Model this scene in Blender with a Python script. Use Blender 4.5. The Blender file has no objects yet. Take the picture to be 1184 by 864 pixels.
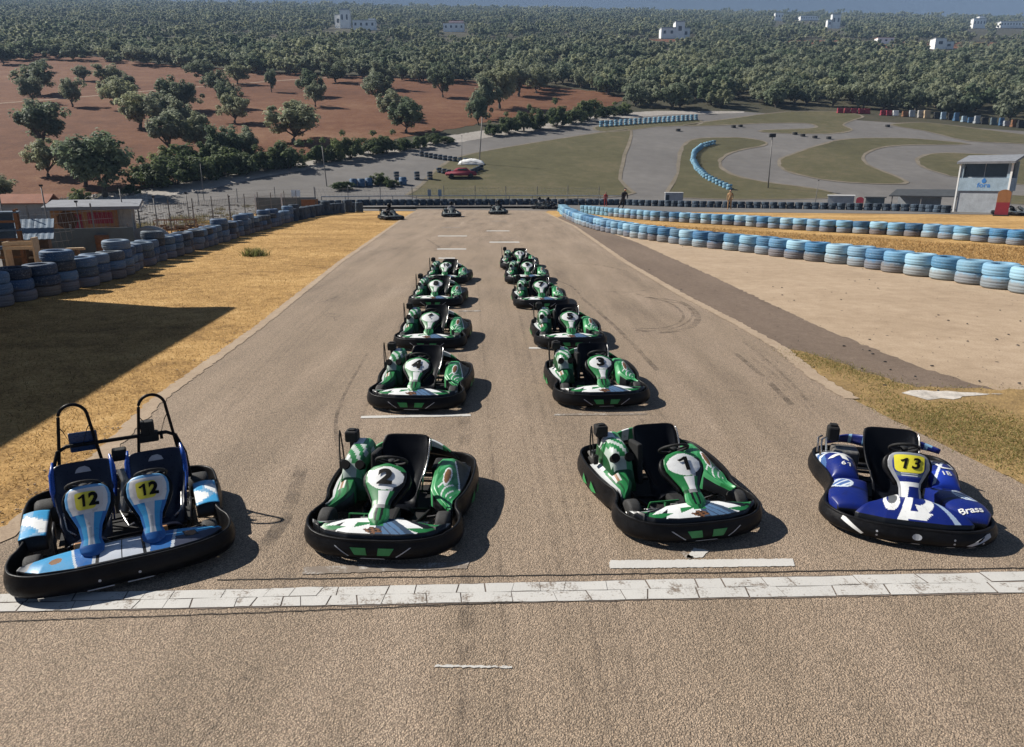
# go-kart circuit seen from above the start line
import bpy, bmesh, math, random
import numpy as np
from mathutils import Vector, Matrix
from mathutils.geometry import delaunay_2d_cdt
random.seed(7)
rng = np.random.default_rng(11)
scene = bpy.context.scene
C = scene.collection
R = math.radians
PI = math.pi

# ---------------------------------------------------------------- camera
CH, PITCH, FPX = 3.2, R(15.7), 800.0
cam_d = bpy.data.cameras.new('camera'); cam = bpy.data.objects.new('camera', cam_d); C.objects.link(cam)
cam.location = (0, 0, CH); cam.rotation_euler = (R(90) - PITCH, 0, 0)
cam_d.sensor_width = 36; cam_d.lens = FPX / 1184 * 36; cam_d.clip_start = .05; cam_d.clip_end = 20000
scene.camera = cam

# ---------------------------------------------------------------- terrain: flat circuit, then a long even hillside
SL, KX, Y0, WB = .228, .07, 95.0, 20.0
def T(x, y):
    t = y - KX * x - (Y0 - WB / 2)
    if t <= 0: return 0.0
    if t < WB: return SL * t * t / (2 * WB)
    return SL * (t - WB / 2)
def Tn(x, y):
    t = y - KX * x - (Y0 - WB / 2)
    return np.where(t <= 0, 0, np.where(t < WB, SL * t * t / (2 * WB), SL * (t - WB / 2)))
CP, SP = math.cos(PITCH), math.sin(PITCH)
def P(px, py, z=0.0):
    """place on the ground (or z above it) that the surveyed sight line (px, py) reaches"""
    a = (px - 592) / FPX; b = (432 - py) / FPX
    d = (a, CP + b * SP, -SP + b * CP)
    f = lambda t: CH + d[2] * t - T(d[0] * t, d[1] * t) - z
    t = 1.0
    while f(t) > 0 and t < 5000: t *= 1.02
    lo, hi = t / 1.02, t
    for _ in range(30):
        m = (lo + hi) / 2
        if f(m) > 0: lo = m
        else: hi = m
    return d[0] * hi, d[1] * hi
def PV(px, py, z=0.0):
    x, y = P(px, py, z); return Vector((x, y, T(x, y) + z))

# ---------------------------------------------------------------- helpers
def tag(o, label=None, cat=None, group=None, kind=None):
    if label: o['label'] = label
    if cat: o['category'] = cat
    if group: o['group'] = group
    if kind: o['kind'] = kind
    return o
def empty(name, loc=(0, 0, 0), rz=0, label=None, cat=None, group=None):
    o = bpy.data.objects.new(name, None); o.empty_display_size = .2
    o.location = loc; o.rotation_euler = (0, 0, rz); C.objects.link(o)
    return tag(o, label, cat, group)
def link_mesh(name, me, mat, parent=None, smooth=False):
    o = bpy.data.objects.new(name, me); C.objects.link(o)
    if mat is not None:
        for m in (mat if isinstance(mat, (list, tuple)) else [mat]): me.materials.append(m)
    if smooth: me.polygons.foreach_set('use_smooth', [True] * len(me.polygons))
    if parent: o.parent = parent
    return o
def obj(name, bm, mat, parent=None, smooth=False):
    me = bpy.data.meshes.new(name); bmesh.ops.recalc_face_normals(bm, faces=bm.faces) if smooth != 'raw' else None
    bm.to_mesh(me); bm.free()
    return link_mesh(name, me, mat, parent, bool(smooth))
def children(o): return [c for c in bpy.data.objects if c.parent == o]
def copy_tree(o, parent=None, kids=None):
    if kids is None:
        kids = {}
        for c in bpy.data.objects:
            if c.parent: kids.setdefault(c.parent.name, []).append(c)
    c = o.copy(); C.objects.link(c)
    if parent: c.parent = parent
    for ch in kids.get(o.name, []): copy_tree(ch, c, kids)
    return c
def box(bm, cx, cy, cz, sx, sy, sz, rz=0, bev=0, rx=0, ry=0, mi=0):
    g = bmesh.ops.create_cube(bm, size=1)
    vs = g['verts']
    bmesh.ops.scale(bm, vec=(sx, sy, sz), verts=vs)
    if bev:
        es = list({e for v in vs for e in v.link_edges})
        r = bmesh.ops.bevel(bm, geom=es, offset=bev, segments=2, affect='EDGES', profile=.5)
        vs = list({v for f in r['faces'] for v in f.verts} | {v for v in vs if v.is_valid})
    M = Matrix.Translation((cx, cy, cz)) @ Matrix.Rotation(rz, 4, 'Z') @ Matrix.Rotation(ry, 4, 'Y') @ Matrix.Rotation(rx, 4, 'X')
    bmesh.ops.transform(bm, matrix=M, verts=vs)
    if mi:
        for f in {f for v in vs for f in v.link_faces}: f.material_index = mi
    return vs
def tube(bm, pts, r, n=8, closed=False):
    pts = [Vector(p) for p in pts]; rings = []
    N = len(pts); rr = r if isinstance(r, (list, tuple)) else [r] * N
    up = Vector((0, 0, 1))
    for i, p in enumerate(pts):
        a = pts[(i - 1) % N] if (closed or i > 0) else p
        b = pts[(i + 1) % N] if (closed or i < N - 1) else p
        t = (b - a).normalized()
        s = t.cross(up)
        if s.length < .15: s = t.cross(Vector((1, 0, 0)))
        s.normalize(); u = s.cross(t)
        rings.append([bm.verts.new(p + rr[i] * (math.cos(2 * PI * k / n) * s + math.sin(2 * PI * k / n) * u)) for k in range(n)])
    M = N if closed else N - 1
    for i in range(M):
        A, B = rings[i], rings[(i + 1) % N]
        for k in range(n): bm.faces.new((A[k], A[(k + 1) % n], B[(k + 1) % n], B[k]))
    if not closed:
        bm.faces.new(rings[0][::-1]); bm.faces.new(rings[-1])
def lathe(bm, prof, n=20, axis='Z', at=(0, 0, 0), closed=False):
    rings = []
    for (r, h) in prof:
        ring = []
        for k in range(n):
            a = 2 * PI * k / n; c, s = r * math.cos(a), r * math.sin(a)
            p = (c, s, h) if axis == 'Z' else ((h, c, s) if axis == 'X' else (c, h, s))
            ring.append(bm.verts.new(Vector(p) + Vector(at)))
        rings.append(ring)
    M = len(rings) if closed else len(rings) - 1
    for i in range(M):
        A, B = rings[i], rings[(i + 1) % len(rings)]
        for k in range(n): bm.faces.new((A[k], A[(k + 1) % n], B[(k + 1) % n], B[k]))
    if not closed:
        if prof[0][0] > 1e-5: bm.faces.new(rings[0][::-1])
        if prof[-1][0] > 1e-5: bm.faces.new(rings[-1])
def catmull(pts, n, closed=False):
    out = []; N = len(pts)
    segs = N if closed else N - 1
    for i in range(segs):
        g = lambda j: np.array(pts[j % N] if closed else pts[max(0, min(N - 1, j))], float)
        p0, p1, p2, p3 = g(i - 1), g(i), g(i + 1), g(i + 2)
        for k in range(n):
            t = k / n
            out.append(.5 * ((2 * p1) + (-p0 + p2) * t + (2 * p0 - 5 * p1 + 4 * p2 - p3) * t * t + (-p0 + 3 * p1 - 3 * p2 + p3) * t ** 3))
    if not closed: out.append(np.array(pts[-1], float))
    return out
def sstep(t): t = max(0., min(1., t)); return t * t * (3 - 2 * t)

# ---------------------------------------------------------------- materials
def nt(name):
    m = bpy.data.materials.new(name); m.use_nodes = True
    t = m.node_tree; b = t.nodes['Principled BSDF']
    return m, t, b
def N_(t, typ, **kw):
    n = t.nodes.new(typ)
    for k, v in kw.items():
        if k in n.inputs: n.inputs[k].default_value = v
        else: setattr(n, k, v)
    return n
def ramp(t, fac, stops):
    r = t.nodes.new('ShaderNodeValToRGB'); e = r.color_ramp.elements
    while len(e) < len(stops): e.new(.5)
    for i, (p, c) in enumerate(stops):
        e[i].position = p; e[i].color = (*c, 1) if len(c) == 3 else c
    t.links.new(fac, r.inputs[0]); return r.outputs[0]
def mixc(t, fac, a, b, mode='MIX'):
    m = t.nodes.new('ShaderNodeMix'); m.data_type = 'RGBA'; m.blend_type = mode
    for s, v in ((m.inputs[0], fac), (m.inputs[6], a), (m.inputs[7], b)):
        if isinstance(v, bpy.types.NodeSocket): t.links.new(v, s)
        elif isinstance(v, (int, float)): s.default_value = v
        else: s.default_value = (*v, 1)
    return m.outputs[2]
def noise(t, scale, detail=4, rough=.6, vec=None, dist=0):
    n = t.nodes.new('ShaderNodeTexNoise'); n.inputs['Scale'].default_value = scale
    n.inputs['Detail'].default_value = detail; n.inputs['Roughness'].default_value = rough; n.inputs['Distortion'].default_value = dist
    if vec: t.links.new(vec, n.inputs['Vector'])
    return n.outputs['Fac']
def coords(t, kind='Object'):
    return t.nodes.new('ShaderNodeTexCoord').outputs[kind]
def geo_pos(t): return t.nodes.new('ShaderNodeNewGeometry').outputs['Position']
def bump(t, b, h, strength=.5, dist=.02):
    n = t.nodes.new('ShaderNodeBump'); n.inputs['Strength'].default_value = strength; n.inputs['Distance'].default_value = dist
    t.links.new(h, n.inputs['Height']); t.links.new(n.outputs[0], b.inputs['Normal'])
def simple(name, col, rough=.5, metal=0, grime=.25, gscale=9, bmp=0, coat=0, spec=.5):
    m, t, b = nt(name)
    v = coords(t); n = noise(t, gscale, 6, .65, v); n2 = noise(t, gscale * 7, 3, .6, v)
    d = tuple(c * (1 - grime) for c in col); l = tuple(min(1, c * (1 + grime * .7) + grime * .012) for c in col)
    c1 = ramp(t, n, [(.3, d), (.7, l)])
    c2 = mixc(t, .25 * grime * 4 if grime < .25 else .3, c1, ramp(t, n2, [(.35, d), (.65, l)]))
    t.links.new(c2, b.inputs['Base Color'])
    rr = ramp(t, n2, [(.3, (max(0, rough - .1),) * 3), (.7, (min(1, rough + .15),) * 3)])
    t.links.new(rr, b.inputs['Roughness'])
    b.inputs['Metallic'].default_value = metal; b.inputs['Coat Weight'].default_value = coat
    b.inputs['Specular IOR Level'].default_value = spec
    if bmp: bump(t, b, n2, .6, bmp)
    return m
def ground_mat(name, stops, scales=(.35, 3, 40), weights=(.5, .3, .3), rough=.95, bmp=.01, bscale=60, stretch=None, speck=None):
    m, t, b = nt(name); v = geo_pos(t)
    if stretch:
        mp = t.nodes.new('ShaderNodeMapping'); mp.inputs['Scale'].default_value = stretch; mp.inputs['Rotation'].default_value = (0, 0, R(-3.8)) ; t.links.new(v, mp.inputs[0]); vs = mp.outputs[0]
    else: vs = v
    acc = None
    for i, (s, w) in enumerate(zip(scales, weights)):
        n = noise(t, s, 6 if i < 2 else 3, .65, vs if i == 0 else v)
        mm = N_(t, 'ShaderNodeMath', operation='MULTIPLY_ADD'); t.links.new(n, mm.inputs[0]); mm.inputs[1].default_value = w / sum(weights)
        if acc is None: mm.inputs[2].default_value = 0
        else: t.links.new(acc, mm.inputs[2])
        acc = mm.outputs[0]
    col = ramp(t, acc, stops)
    if speck:
        sc, thr, scol = speck
        vn = t.nodes.new('ShaderNodeTexVoronoi'); vn.inputs['Scale'].default_value = sc; t.links.new(v, vn.inputs['Vector'])
        f = ramp(t, vn.outputs['Distance'], [(thr, (1, 1, 1)), (thr * 1.5, (0, 0, 0))])
        col = mixc(t, f, col, scol)
    t.links.new(col, b.inputs['Base Color']); b.inputs['Roughness'].default_value = rough
    b.inputs['Specular IOR Level'].default_value = .25
    if bmp: bump(t, b, noise(t, bscale, 4, .7, v), .8, bmp)
    return m
M = {}
def mc(name, *a, **k):
    M[name] = simple(name, *a, **k); return M[name]
mc('black_plastic', (.005, .005, .006), .42, 0, .5, 6, .001, 0, .16)
mc('black_seat', (.003, .004, .007), .42, 0, .3, 8, 0, 0, .16)
mc('black_matt', (.007, .007, .007), .75, 0, .3, 12, .003)
mc('tyre_black', (.028, .027, .026), .72, 0, .4, 30, .004)
mc('frame_dark', (.018, .018, .02), .45, .5, .5, 20)
mc('frame_green', (.03, .20, .06), .4, 0, .35, 20)
mc('chrome', (.55, .54, .52), .25, .9, .3, 20)
mc('rim_metal', (.42, .41, .39), .4, .7, .4, 30)
mc('orange_leg', (.5, .24, .09), .5, 0, .3, 12)
mc('white_paint', (.72, .72, .70), .4, 0, .12, 12)
mc('green_paint', (.025, .26, .07), .35, 0, .3, 14)
mc('number_black', (.004, .004, .004), .6, 0, .1, 9, 0, 0, .15)
mc('silver_sticker', (.45, .47, .5), .4, 0, .2)
mc('deep_blue', (.008, .045, .13), .3, 0, .25, 10)
mc('blue_edge', (.01, .07, .36), .28, 0, .2, 10)
mc('rust', (.22, .10, .045), .8, 0, .45, 8, .004)
mc('engine_alu', (.25, .24, .22), .45, .6, .6, 25)
def livery_mat():
    m, t, b = nt('livery')
    a = N_(t, 'ShaderNodeAttribute', attribute_name='col')
    v = coords(t)
    n = noise(t, 14, 8, .7, v); n2 = noise(t, 60, 4, .7, v)
    g = ramp(t, n, [(.30, (.35, .33, .31)), (.42, (.88, .88, .87)), (.7, (1, 1, 1))])
    g2 = ramp(t, n2, [(.30, (.55, .55, .53)), (.40, (1, 1, 1))])
    c = mixc(t, .7, a.outputs['Color'], g, 'MULTIPLY'); c = mixc(t, .55, c, g2, 'MULTIPLY')
    sc = ramp(t, n2, [(.66, (0, 0, 0)), (.74, (.5, .5, .5))])
    c = mixc(t, sc, c, (.45, .45, .43))
    t.links.new(c, b.inputs['Base Color'])
    t.links.new(ramp(t, n, [(.3, (.5, .5, .5)), (.7, (.27, .27, .27))]), b.inputs['Roughness'])
    return m
M['livery'] = livery_mat()
def paint(me, fn):
    ca = me.color_attributes.new('col', 'FLOAT_COLOR', 'CORNER')
    for p in me.polygons:
        c = fn(p.center, p.index)
        for li in p.loop_indices: ca.data[li].color = (*c, 1)

def grid_surf(bm, rows, skirt=None, uvkeep=None):
    """rows: list of equal-length point lists; skirt z drops a wall along the whole border"""
    V = [[bm.verts.new(p) for p in r] for r in rows]
    for i in range(len(V) - 1):
        for j in range(len(V[0]) - 1):
            bm.faces.new((V[i][j], V[i][j + 1], V[i + 1][j + 1], V[i + 1][j]))
    if skirt is not None:
        loop = V[0][:] + [r[-1] for r in V[1:]] + V[-1][-2::-1] + [r[0] for r in V[-2:0:-1]]
        low = [bm.verts.new((v.co.x, v.co.y, min(v.co.z - .005, skirt(v.co) if callable(skirt) else skirt))) for v in loop]
        for k in range(len(loop)):
            k2 = (k + 1) % len(loop)
            bm.faces.new((loop[k], low[k], low[k2], loop[k2]))
    return V

# text and flat shapes laid on a surface given by F(u, v) -> point
FONT_CACHE = {}
ONE = [(-.24, .22), (-.16, .11), (.0, .19), (.0, -.35), (.15, -.35), (.15, .37), (.03, .37), (-.08, .28)]
def text_verts(s, bold=.03, shear=0):
    if s.isdigit(): 
        vs, fs = [], []
        for i, ch in enumerate(s):
            dx = (i - (len(s) - 1) / 2) * .60
            if ch == '1': v1 = [(x + shear * y, y, 0) for x, y in ONE]; f1 = [tuple(range(8))]
            else: v1, f1 = text_raw(ch, bold, shear)
            fs += [tuple(k + len(vs) for k in f) for f in f1]; vs += [(x + dx, y, 0) for x, y, z in v1]
    else: vs, fs = text_raw(s, bold, shear)
    bm = bmesh.new(); bv = [bm.verts.new(v) for v in vs]
    for f in fs:
        try: bm.faces.new([bv[i] for i in f])
        except ValueError: pass
    bmesh.ops.triangulate(bm, faces=bm.faces)
    for _ in range(3):
        L = [e for e in bm.edges if e.calc_length() > .12]
        if L: bmesh.ops.subdivide_edges(bm, edges=L, cuts=1); bmesh.ops.triangulate(bm, faces=[f for f in bm.faces if len(f.verts) > 3])
    bm.verts.index_update(); out = [tuple(v.co) for v in bm.verts], [tuple(v.index for v in f.verts) for f in bm.faces]; bm.free(); return out
def text_raw(s, bold=.03, shear=0):
    cu = bpy.data.curves.new('t', 'FONT'); cu.body = s; cu.size = 1; cu.offset = bold; cu.align_x = 'CENTER'; cu.align_y = 'CENTER'
    cu.shear = shear; cu.resolution_u = 6; cu.fill_mode = 'FRONT'
    o = bpy.data.objects.new('t', cu); C.objects.link(o)
    dg = bpy.context.evaluated_depsgraph_get(); me = bpy.data.meshes.new_from_object(o.evaluated_get(dg))
    vs = [tuple(v.co) for v in me.vertices]; fs = [tuple(p.vertices) for p in me.polygons]
    bpy.data.objects.remove(o); bpy.data.curves.remove(cu); bpy.data.meshes.remove(me)
    return vs, fs
def scatter_rocks(name, items, mat, seed=1):
    """items: (x, y, z, sx, sy, sz) -> one mesh of small angular stones"""
    r = random.Random(seed); vs, fs = [], []
    base = [(-1, -1, -1), (1, -1, -1), (1, 1, -1), (-1, 1, -1), (-.7, -.7, 1), (.7, -.6, 1), (.6, .7, 1), (-.7, .6, 1)]
    F_ = [(0, 3, 2, 1), (4, 5, 6, 7), (0, 1, 5, 4), (1, 2, 6, 5), (2, 3, 7, 6), (3, 0, 4, 7)]
    for x, y, z, sx, sy, sz in items:
        a = r.uniform(0, 6.28); c, s = math.cos(a), math.sin(a); b0 = len(vs)
        for u, v, w in base:
            u = u * sx * .5 * r.uniform(.7, 1.2); v = v * sy * .5 * r.uniform(.7, 1.2); vs.append((x + u * c - v * s, y + u * s + v * c, z + w * sz * .5 * r.uniform(.7, 1.2)))
        fs += [tuple(i + b0 for i in f) for f in F_]
    me = bpy.data.meshes.new(name); me.from_pydata(vs, [], fs); me.update(); return link_mesh(name, me, mat)
def surf_text(name, s, F, cu_, cv, sx, sy, mat, parent, bold=.03, shear=0, rot=0):
    """F maps (u, v) in metres to a point already lifted off the surface"""
    vs, fs = text_verts(s, bold, shear); c, q = math.cos(rot), math.sin(rot)
    pts = [F(cu_ + (x * sx) * c - (y * sy) * q, cv + (x * sx) * q + (y * sy) * c) for x, y, z in vs]
    me = bpy.data.meshes.new(name); me.from_pydata([tuple(p) for p in pts], [], fs); me.update()
    return link_mesh(name, me, mat, parent)
def flat_text(name, s, loc, rot, size, mat, parent=None, bold=.02, sx=1):
    vs, fs = text_verts(s, bold)
    me = bpy.data.meshes.new(name); me.from_pydata([(x * size * sx, 0, y * size) for x, y, z in vs], [], fs)
    o = link_mesh(name, me, mat, parent); o.location = loc; o.rotation_euler = rot; return o
SUN_E, SKY_E, EXPO, HAZE = 5.0, .05, .75, .00022
SHX, SHY = 1.10, -.36
# ================================================================ GROUND SHEETS
M['scrub'] = ground_mat('scrub_soil', [(.3, (.030, .034, .018)), (.5, (.06, .056, .034)), (.7, (.11, .085, .055))], (.02, .15, 1.5), (.5, .4, .3), bmp=.05, bscale=3)
M['red_soil'] = ground_mat('red_soil', [(.36, (.075, .030, .014)), (.5, (.145, .060, .028)), (.63, (.22, .12, .066))], (.035, .3, 2.5), (.45, .35, .35), bmp=.05, bscale=5, stretch=(.35, 1, 1))
M['dirt_road'] = ground_mat('dirt_road', [(.3, (.25, .17, .12)), (.7, (.36, .27, .2))], bmp=.02)
M['far_asphalt'] = ground_mat('far_asphalt', [(.32, (.115, .108, .102)), (.5, (.160, .150, .140)), (.68, (.22, .205, .19))], (.05, .5, 9), (.5, .3, .2), bmp=.01, bscale=30)
M['paddock'] = ground_mat('paddock_gravel', [(.25, (.12, .115, .11)), (.5, (.18, .17, .16)), (.75, (.27, .25, .23))], (.12, 1, 6), (.5, .35, .3), bmp=.03, bscale=8)
M['pale_gravel'] = ground_mat('pale_gravel', [(.3, (.20, .18, .155)), (.5, (.33, .30, .27)), (.7, (.5, .48, .44))], (.3, 1.5, 5), (.3, .4, .5), bmp=.06, bscale=5)
M['infield'] = ground_mat('infield_grass', [(.33, (.060, .055, .026)), (.5, (.098, .090, .045)), (.67, (.17, .135, .080))], (.06, .6, 6), (.5, .35, .3), bmp=.04, bscale=8)
M['sand'] = ground_mat('sand', [(.33, (.26, .19, .125)), (.5, (.41, .305, .208)), (.67, (.54, .42, .30))], (.35, 2.5, 30), (.3, .3, .45), bmp=.012, bscale=55, speck=(1.3, .035, (.05, .035, .025)))
M['dry_grass'] = ground_mat('dry_grass', [(.34, (.09, .052, .020)), (.42, (.27, .155, .055)), (.52, (.52, .315, .115)), (.66, (.74, .50, .23))], (.30, 2.2, 16), (.42, .4, .4), bmp=.05, bscale=28, stretch=(.5, 1, 1))
M['green_grass'] = ground_mat('patchy_grass', [(.30, (.13, .085, .04)), (.43, (.27, .18, .08)), (.58, (.42, .28, .12)), (.75, (.52, .37, .18))], (.8, 5, 30), (.5, .4, .4), bmp=.05, bscale=25)
def asphalt():
    m, t, b = nt('asphalt'); v = geo_pos(t)
    mp = t.nodes.new('ShaderNodeMapping'); mp.inputs['Scale'].default_value = (1, .12, 1); mp.inputs['Rotation'].default_value = (0, 0, R(-3.8)); t.links.new(v, mp.inputs[0])
    big = noise(t, 1.3, 5, .6, mp.outputs[0]); big2 = noise(t, .22, 4, .6, v)
    vo = t.nodes.new('ShaderNodeTexVoronoi'); vo.inputs['Scale'].default_value = 88; t.links.new(v, vo.inputs['Vector'])
    vo2 = t.nodes.new('ShaderNodeTexVoronoi'); vo2.inputs['Scale'].default_value = 150; t.links.new(v, vo2.inputs['Vector'])
    base = ramp(t, big, [(.30, (.28, .215, .155)), (.45, (.38, .295, .212)), (.58, (.45, .35, .258)), (.72, (.56, .445, .335))])
    base = mixc(t, ramp(t, big2, [(.35, (0, 0, 0)), (.7, (.6, .6, .6))]), base, (.52, .40, .285))
    # colour of the single stones
    sep = t.nodes.new('ShaderNodeSeparateColor'); t.links.new(vo.outputs['Color'], sep.inputs[0])
    stone = ramp(t, sep.outputs[0], [(0, (.55, .55, .55)), (.5, (.97, .97, .97)), (1, (1.5, 1.46, 1.42))])
    gap = ramp(t, vo.outputs['Distance'], [(.25, (1, 1, 1)), (.62, (.36, .34, .33))])
    c = mixc(t, .7, base, stone, 'MULTIPLY'); c = mixc(t, .72, c, gap, 'MULTIPLY')
    # thin random cracks
    cv = t.nodes.new('ShaderNodeTexVoronoi'); cv.feature = 'DISTANCE_TO_EDGE'; cv.inputs['Scale'].default_value = .33
    nz = t.nodes.new('ShaderNodeTexNoise'); nz.inputs['Scale'].default_value = 1.1; nz.inputs['Detail'].default_value = 6
    t.links.new(v, nz.inputs['Vector']); vm = N_(t, 'ShaderNodeVectorMath', operation='MULTIPLY_ADD'); t.links.new(nz.outputs['Color'], vm.inputs[0]); vm.inputs[1].default_value = (1.6, 1.6, 0); t.links.new(v, vm.inputs[2])
    t.links.new(vm.outputs[0], cv.inputs['Vector'])
    ck = ramp(t, cv.outputs['Distance'], [(.0, (1, 1, 1)), (.004, (0, 0, 0))])
    gate = ramp(t, noise(t, .7, 2, .5, v), [(.55, (0, 0, 0)), (.62, (.55, .55, .55))])
    ckm = mixc(t, 1.0, ck, gate, 'MULTIPLY')
    c = mixc(t, ckm, c, (.05, .04, .032))
    t.links.new(c, b.inputs['Base Color'])
    t.links.new(ramp(t, big, [(.3, (.72, .72, .72)), (.7, (.86, .86, .86))]), b.inputs['Roughness']); b.inputs['Specular IOR Level'].default_value = .35
    inv = N_(t, 'ShaderNodeMath', operation='SUBTRACT'); inv.inputs[0].default_value = 1; t.links.new(vo.outputs['Distance'], inv.inputs[1])
    ad = N_(t, 'ShaderNodeMath', operation='MULTIPLY_ADD'); t.links.new(vo2.outputs['Distance'], ad.inputs[0]); ad.inputs[1].default_value = -.4; t.links.new(inv.outputs[0], ad.inputs[2])
    bump(t, b, ad.outputs[0], 1.0, .008)
    return m
M['asphalt'] = asphalt()
M['old_asphalt'] = ground_mat('old_asphalt', [(.33, (.10, .075, .058)), (.5, (.175, .13, .098)), (.66, (.27, .205, .155))], (.5, 6, 50), (.35, .3, .5), bmp=.012, bscale=60, stretch=(1, .3, 1), speck=(1.1, .03, (.03, .025, .02)))
M['edge_strip'] = ground_mat('edge_concrete', [(.3, (.26, .19, .135)), (.5, (.38, .29, .205)), (.7, (.48, .38, .28))], (.6, 5, 40), (.4, .4, .4), bmp=.01, bscale=40)

def sheet(name, pts, mat, off, world=False, jag=0, kind='structure', label=None):
    """a polygon draped over the terrain, cut finely where the terrain bends"""
    W = [p if world else P(*p) for p in pts]
    if jag:
        out = []
        for i in range(len(W)):
            a, b = W[i], W[(i + 1) % len(W)]; L = math.dist(a, b); n = max(1, min(120, int(L / (jag * 2.5))))
            for k in range(n):
                f = k / n; j = jag if k else 0
                out.append((a[0] + (b[0] - a[0]) * f + random.uniform(-j, j), a[1] + (b[1] - a[1]) * f + random.uniform(-j, j)))
        W = out
    vs, es, fs, *_ = delaunay_2d_cdt([Vector(p) for p in W], [(i, (i + 1) % len(W)) for i in range(len(W))], [], 1, 1e-5)
    bm = bmesh.new(); bv = [bm.verts.new((v[0], v[1], 0)) for v in vs]
    for f in fs:
        try: bm.faces.new([bv[i] for i in f])
        except ValueError: pass
    # cut in the bend (planes y - KX x = const) only where the sheet reaches it
    s = [v.co.y - KX * v.co.x for v in bm.verts]
    if max(s) > Y0 - WB / 2 and min(s) < Y0 + WB / 2:
        t = Y0 - WB / 2
        while t <= Y0 + WB / 2 + .01:
            bmesh.ops.bisect_plane(bm, geom=bm.verts[:] + bm.edges[:] + bm.faces[:], plane_co=(0, t, 0), plane_no=(-KX, 1, 0)); t += 1.0
    for v in bm.verts: v.co.z = T(v.co.x, v.co.y) + off
    bmesh.ops.triangulate(bm, faces=bm.faces)
    for f in bm.faces:
        if f.normal.z < 0: f.normal_flip()
    o = obj(name, bm, mat, smooth='raw'); tag(o, kind=kind)
    if label: o['label'] = label
    return o

# the one ground sheet, reaching the crest of the far slope and the hills behind
bm = bmesh.new()
tt = [-60, 0] + [Y0 - WB / 2 + i for i in range(0, int(WB) + 1)] + [130, 200, 400, 800, 1400, 1560]
xs = [-1600, -800, -400, -200, -100, -50, 0, 50, 100, 200, 400, 800, 1600]
rows = [[Vector((x, t + KX * x, T(x, t + KX * x))) for x in xs] for t in tt]
# behind the crest the land falls a little, then runs flat to the horizon
rows.append([Vector((x * 1.5, 2200 + KX * x, rows[-1][i].z - 60)) for i, x in enumerate(xs)])
rows.append([Vector((x * 4, 9000 + KX * x, rows[-1][i].z - 40)) for i, x in enumerate(xs)])
grid_surf(bm, rows)
for f in bm.faces:
    if f.normal.z < 0: f.normal_flip()
tag(obj('ground', bm, M['scrub'], smooth='raw'), kind='structure')

# far hills: a long wooded ridge beyond the crest
bm = bmesh.new(); rows = []
for j in range(26):
    f = j / 25; r = []
    for i in range(81):
        x = -4200 + i * 105
        h = 1250 - .03 * x + 6 * math.sin(x * .0011 + 1) + 5 * math.sin(x * .004) + 3 * math.sin(x * .011 + 2)
        y = 3000 + 900 * f + 60 * math.sin(x * .003 + f * 3)
        r.append(Vector((x, y, 250 + (h - 250) * sstep(f) + (8 * math.sin(x * .03 + f * 20) if 0 < f < 1 else 0))))
    rows.append(r)
grid_surf(bm, rows)
for f in bm.faces:
    if f.normal.z < 0: f.normal_flip()
tag(obj('hills', bm, ground_mat('hill_woods', [(.3, (.012, .022, .022)), (.7, (.025, .04, .035))], (.004, .03, .2), (.5, .4, .3), bmp=0), smooth=True), kind='structure')

# --- near sheets
sheet('sand_run_off', [(-60, -12), (70, -12), (95, 84), (-60, 84)], M['sand'], .004, world=True)
EDGE_L = [P(0, 625), P(100, 548), P(184, 463), P(300, 379), P(392, 305), P(465, 254), P(482, 244)]
sheet('dry_grass_verge', [(-30, -10), (-6.5, -10)] + [(x + .02, y) for x, y in EDGE_L] + [P(470, 240.5), P(380, 239), P(0, 239), (-90, 92)], M['dry_grass'], .008, world=True, jag=.06)
sheet('dry_grass_field', [(625, 246), (640, 240.5), (800, 241.5), (1184, 247), (1400, 251), (1400, 310), (1184, 331), (1040, 312), (900, 292), (760, 276), (690, 262), (655, 250), (660, 262)], M['dry_grass'], .008, jag=.15)
sheet('old_asphalt_strip', [(638, 255), (649, 250), (735, 280), (824, 320), (946, 378), (1060, 424), (1184, 462), (1300, 500), (1300, 560), (1184, 520), (1060, 470), (985, 445), (903, 404), (860, 397), (755, 332)], M['old_asphalt'], .012, jag=.05)
sheet('grass_patch', [(901, 402), (950, 414), (1010, 434), (1060, 449), (1184, 452), (1300, 470), (1400, 640), (1184, 562), (1100, 522), (1033, 487), (985, 462), (935, 435), (905, 415)], M['green_grass'], .016, jag=.08)
EDGE_R = [P(630, 246), P(664, 262), P(722, 303), P(790, 343), P(850, 374), P(904, 405), P(940, 436), P(985, 463), P(1033, 488), P(1184, 563)]
TL = [(-7.0, -10), (-5.9, 2.0)] + EDGE_L
TR = EDGE_R[::-1] + [(8.4, 3.0), (8.6, -10)][::1]
sheet('race_track', TL + [P(482, 241), P(640, 241)] + EDGE_R + [(6.8, 4.0), (7.0, -10)], M['asphalt'], .024, world=True)
def strip(name, pts, w, mat, off, jag=0, side=1, kind='structure', taper=1.0):
    W = [Vector(p) for p in pts]; L, Rr = [], []
    for i, p in enumerate(W):
        d = (W[min(i + 1, len(W) - 1)] - W[max(i - 1, 0)]).normalized(); n = Vector((-d.y, d.x))
        L.append(tuple(p + n * w * .5)); Rr.append(tuple(p - n * w * .5))
    return sheet(name, L + Rr[::-1], mat, off, world=True, jag=jag, kind=kind)
strip('track_edge', [(-6.9, -6), (-6.0, 2.0)] + EDGE_L, .22, M['edge_strip'], .032, jag=.03)
strip('track_edge', EDGE_R[:8], .24, M['edge_strip'], .032, jag=.03)
# far side road across the head of the straight, golden verges around it
sheet('cross_road', [(325, 243.5), (480, 244.5), (482, 241.5), (640, 241.5), (640, 239.5), (600, 238.2), (420, 238), (330, 239)], M['far_asphalt'], .03)

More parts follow.
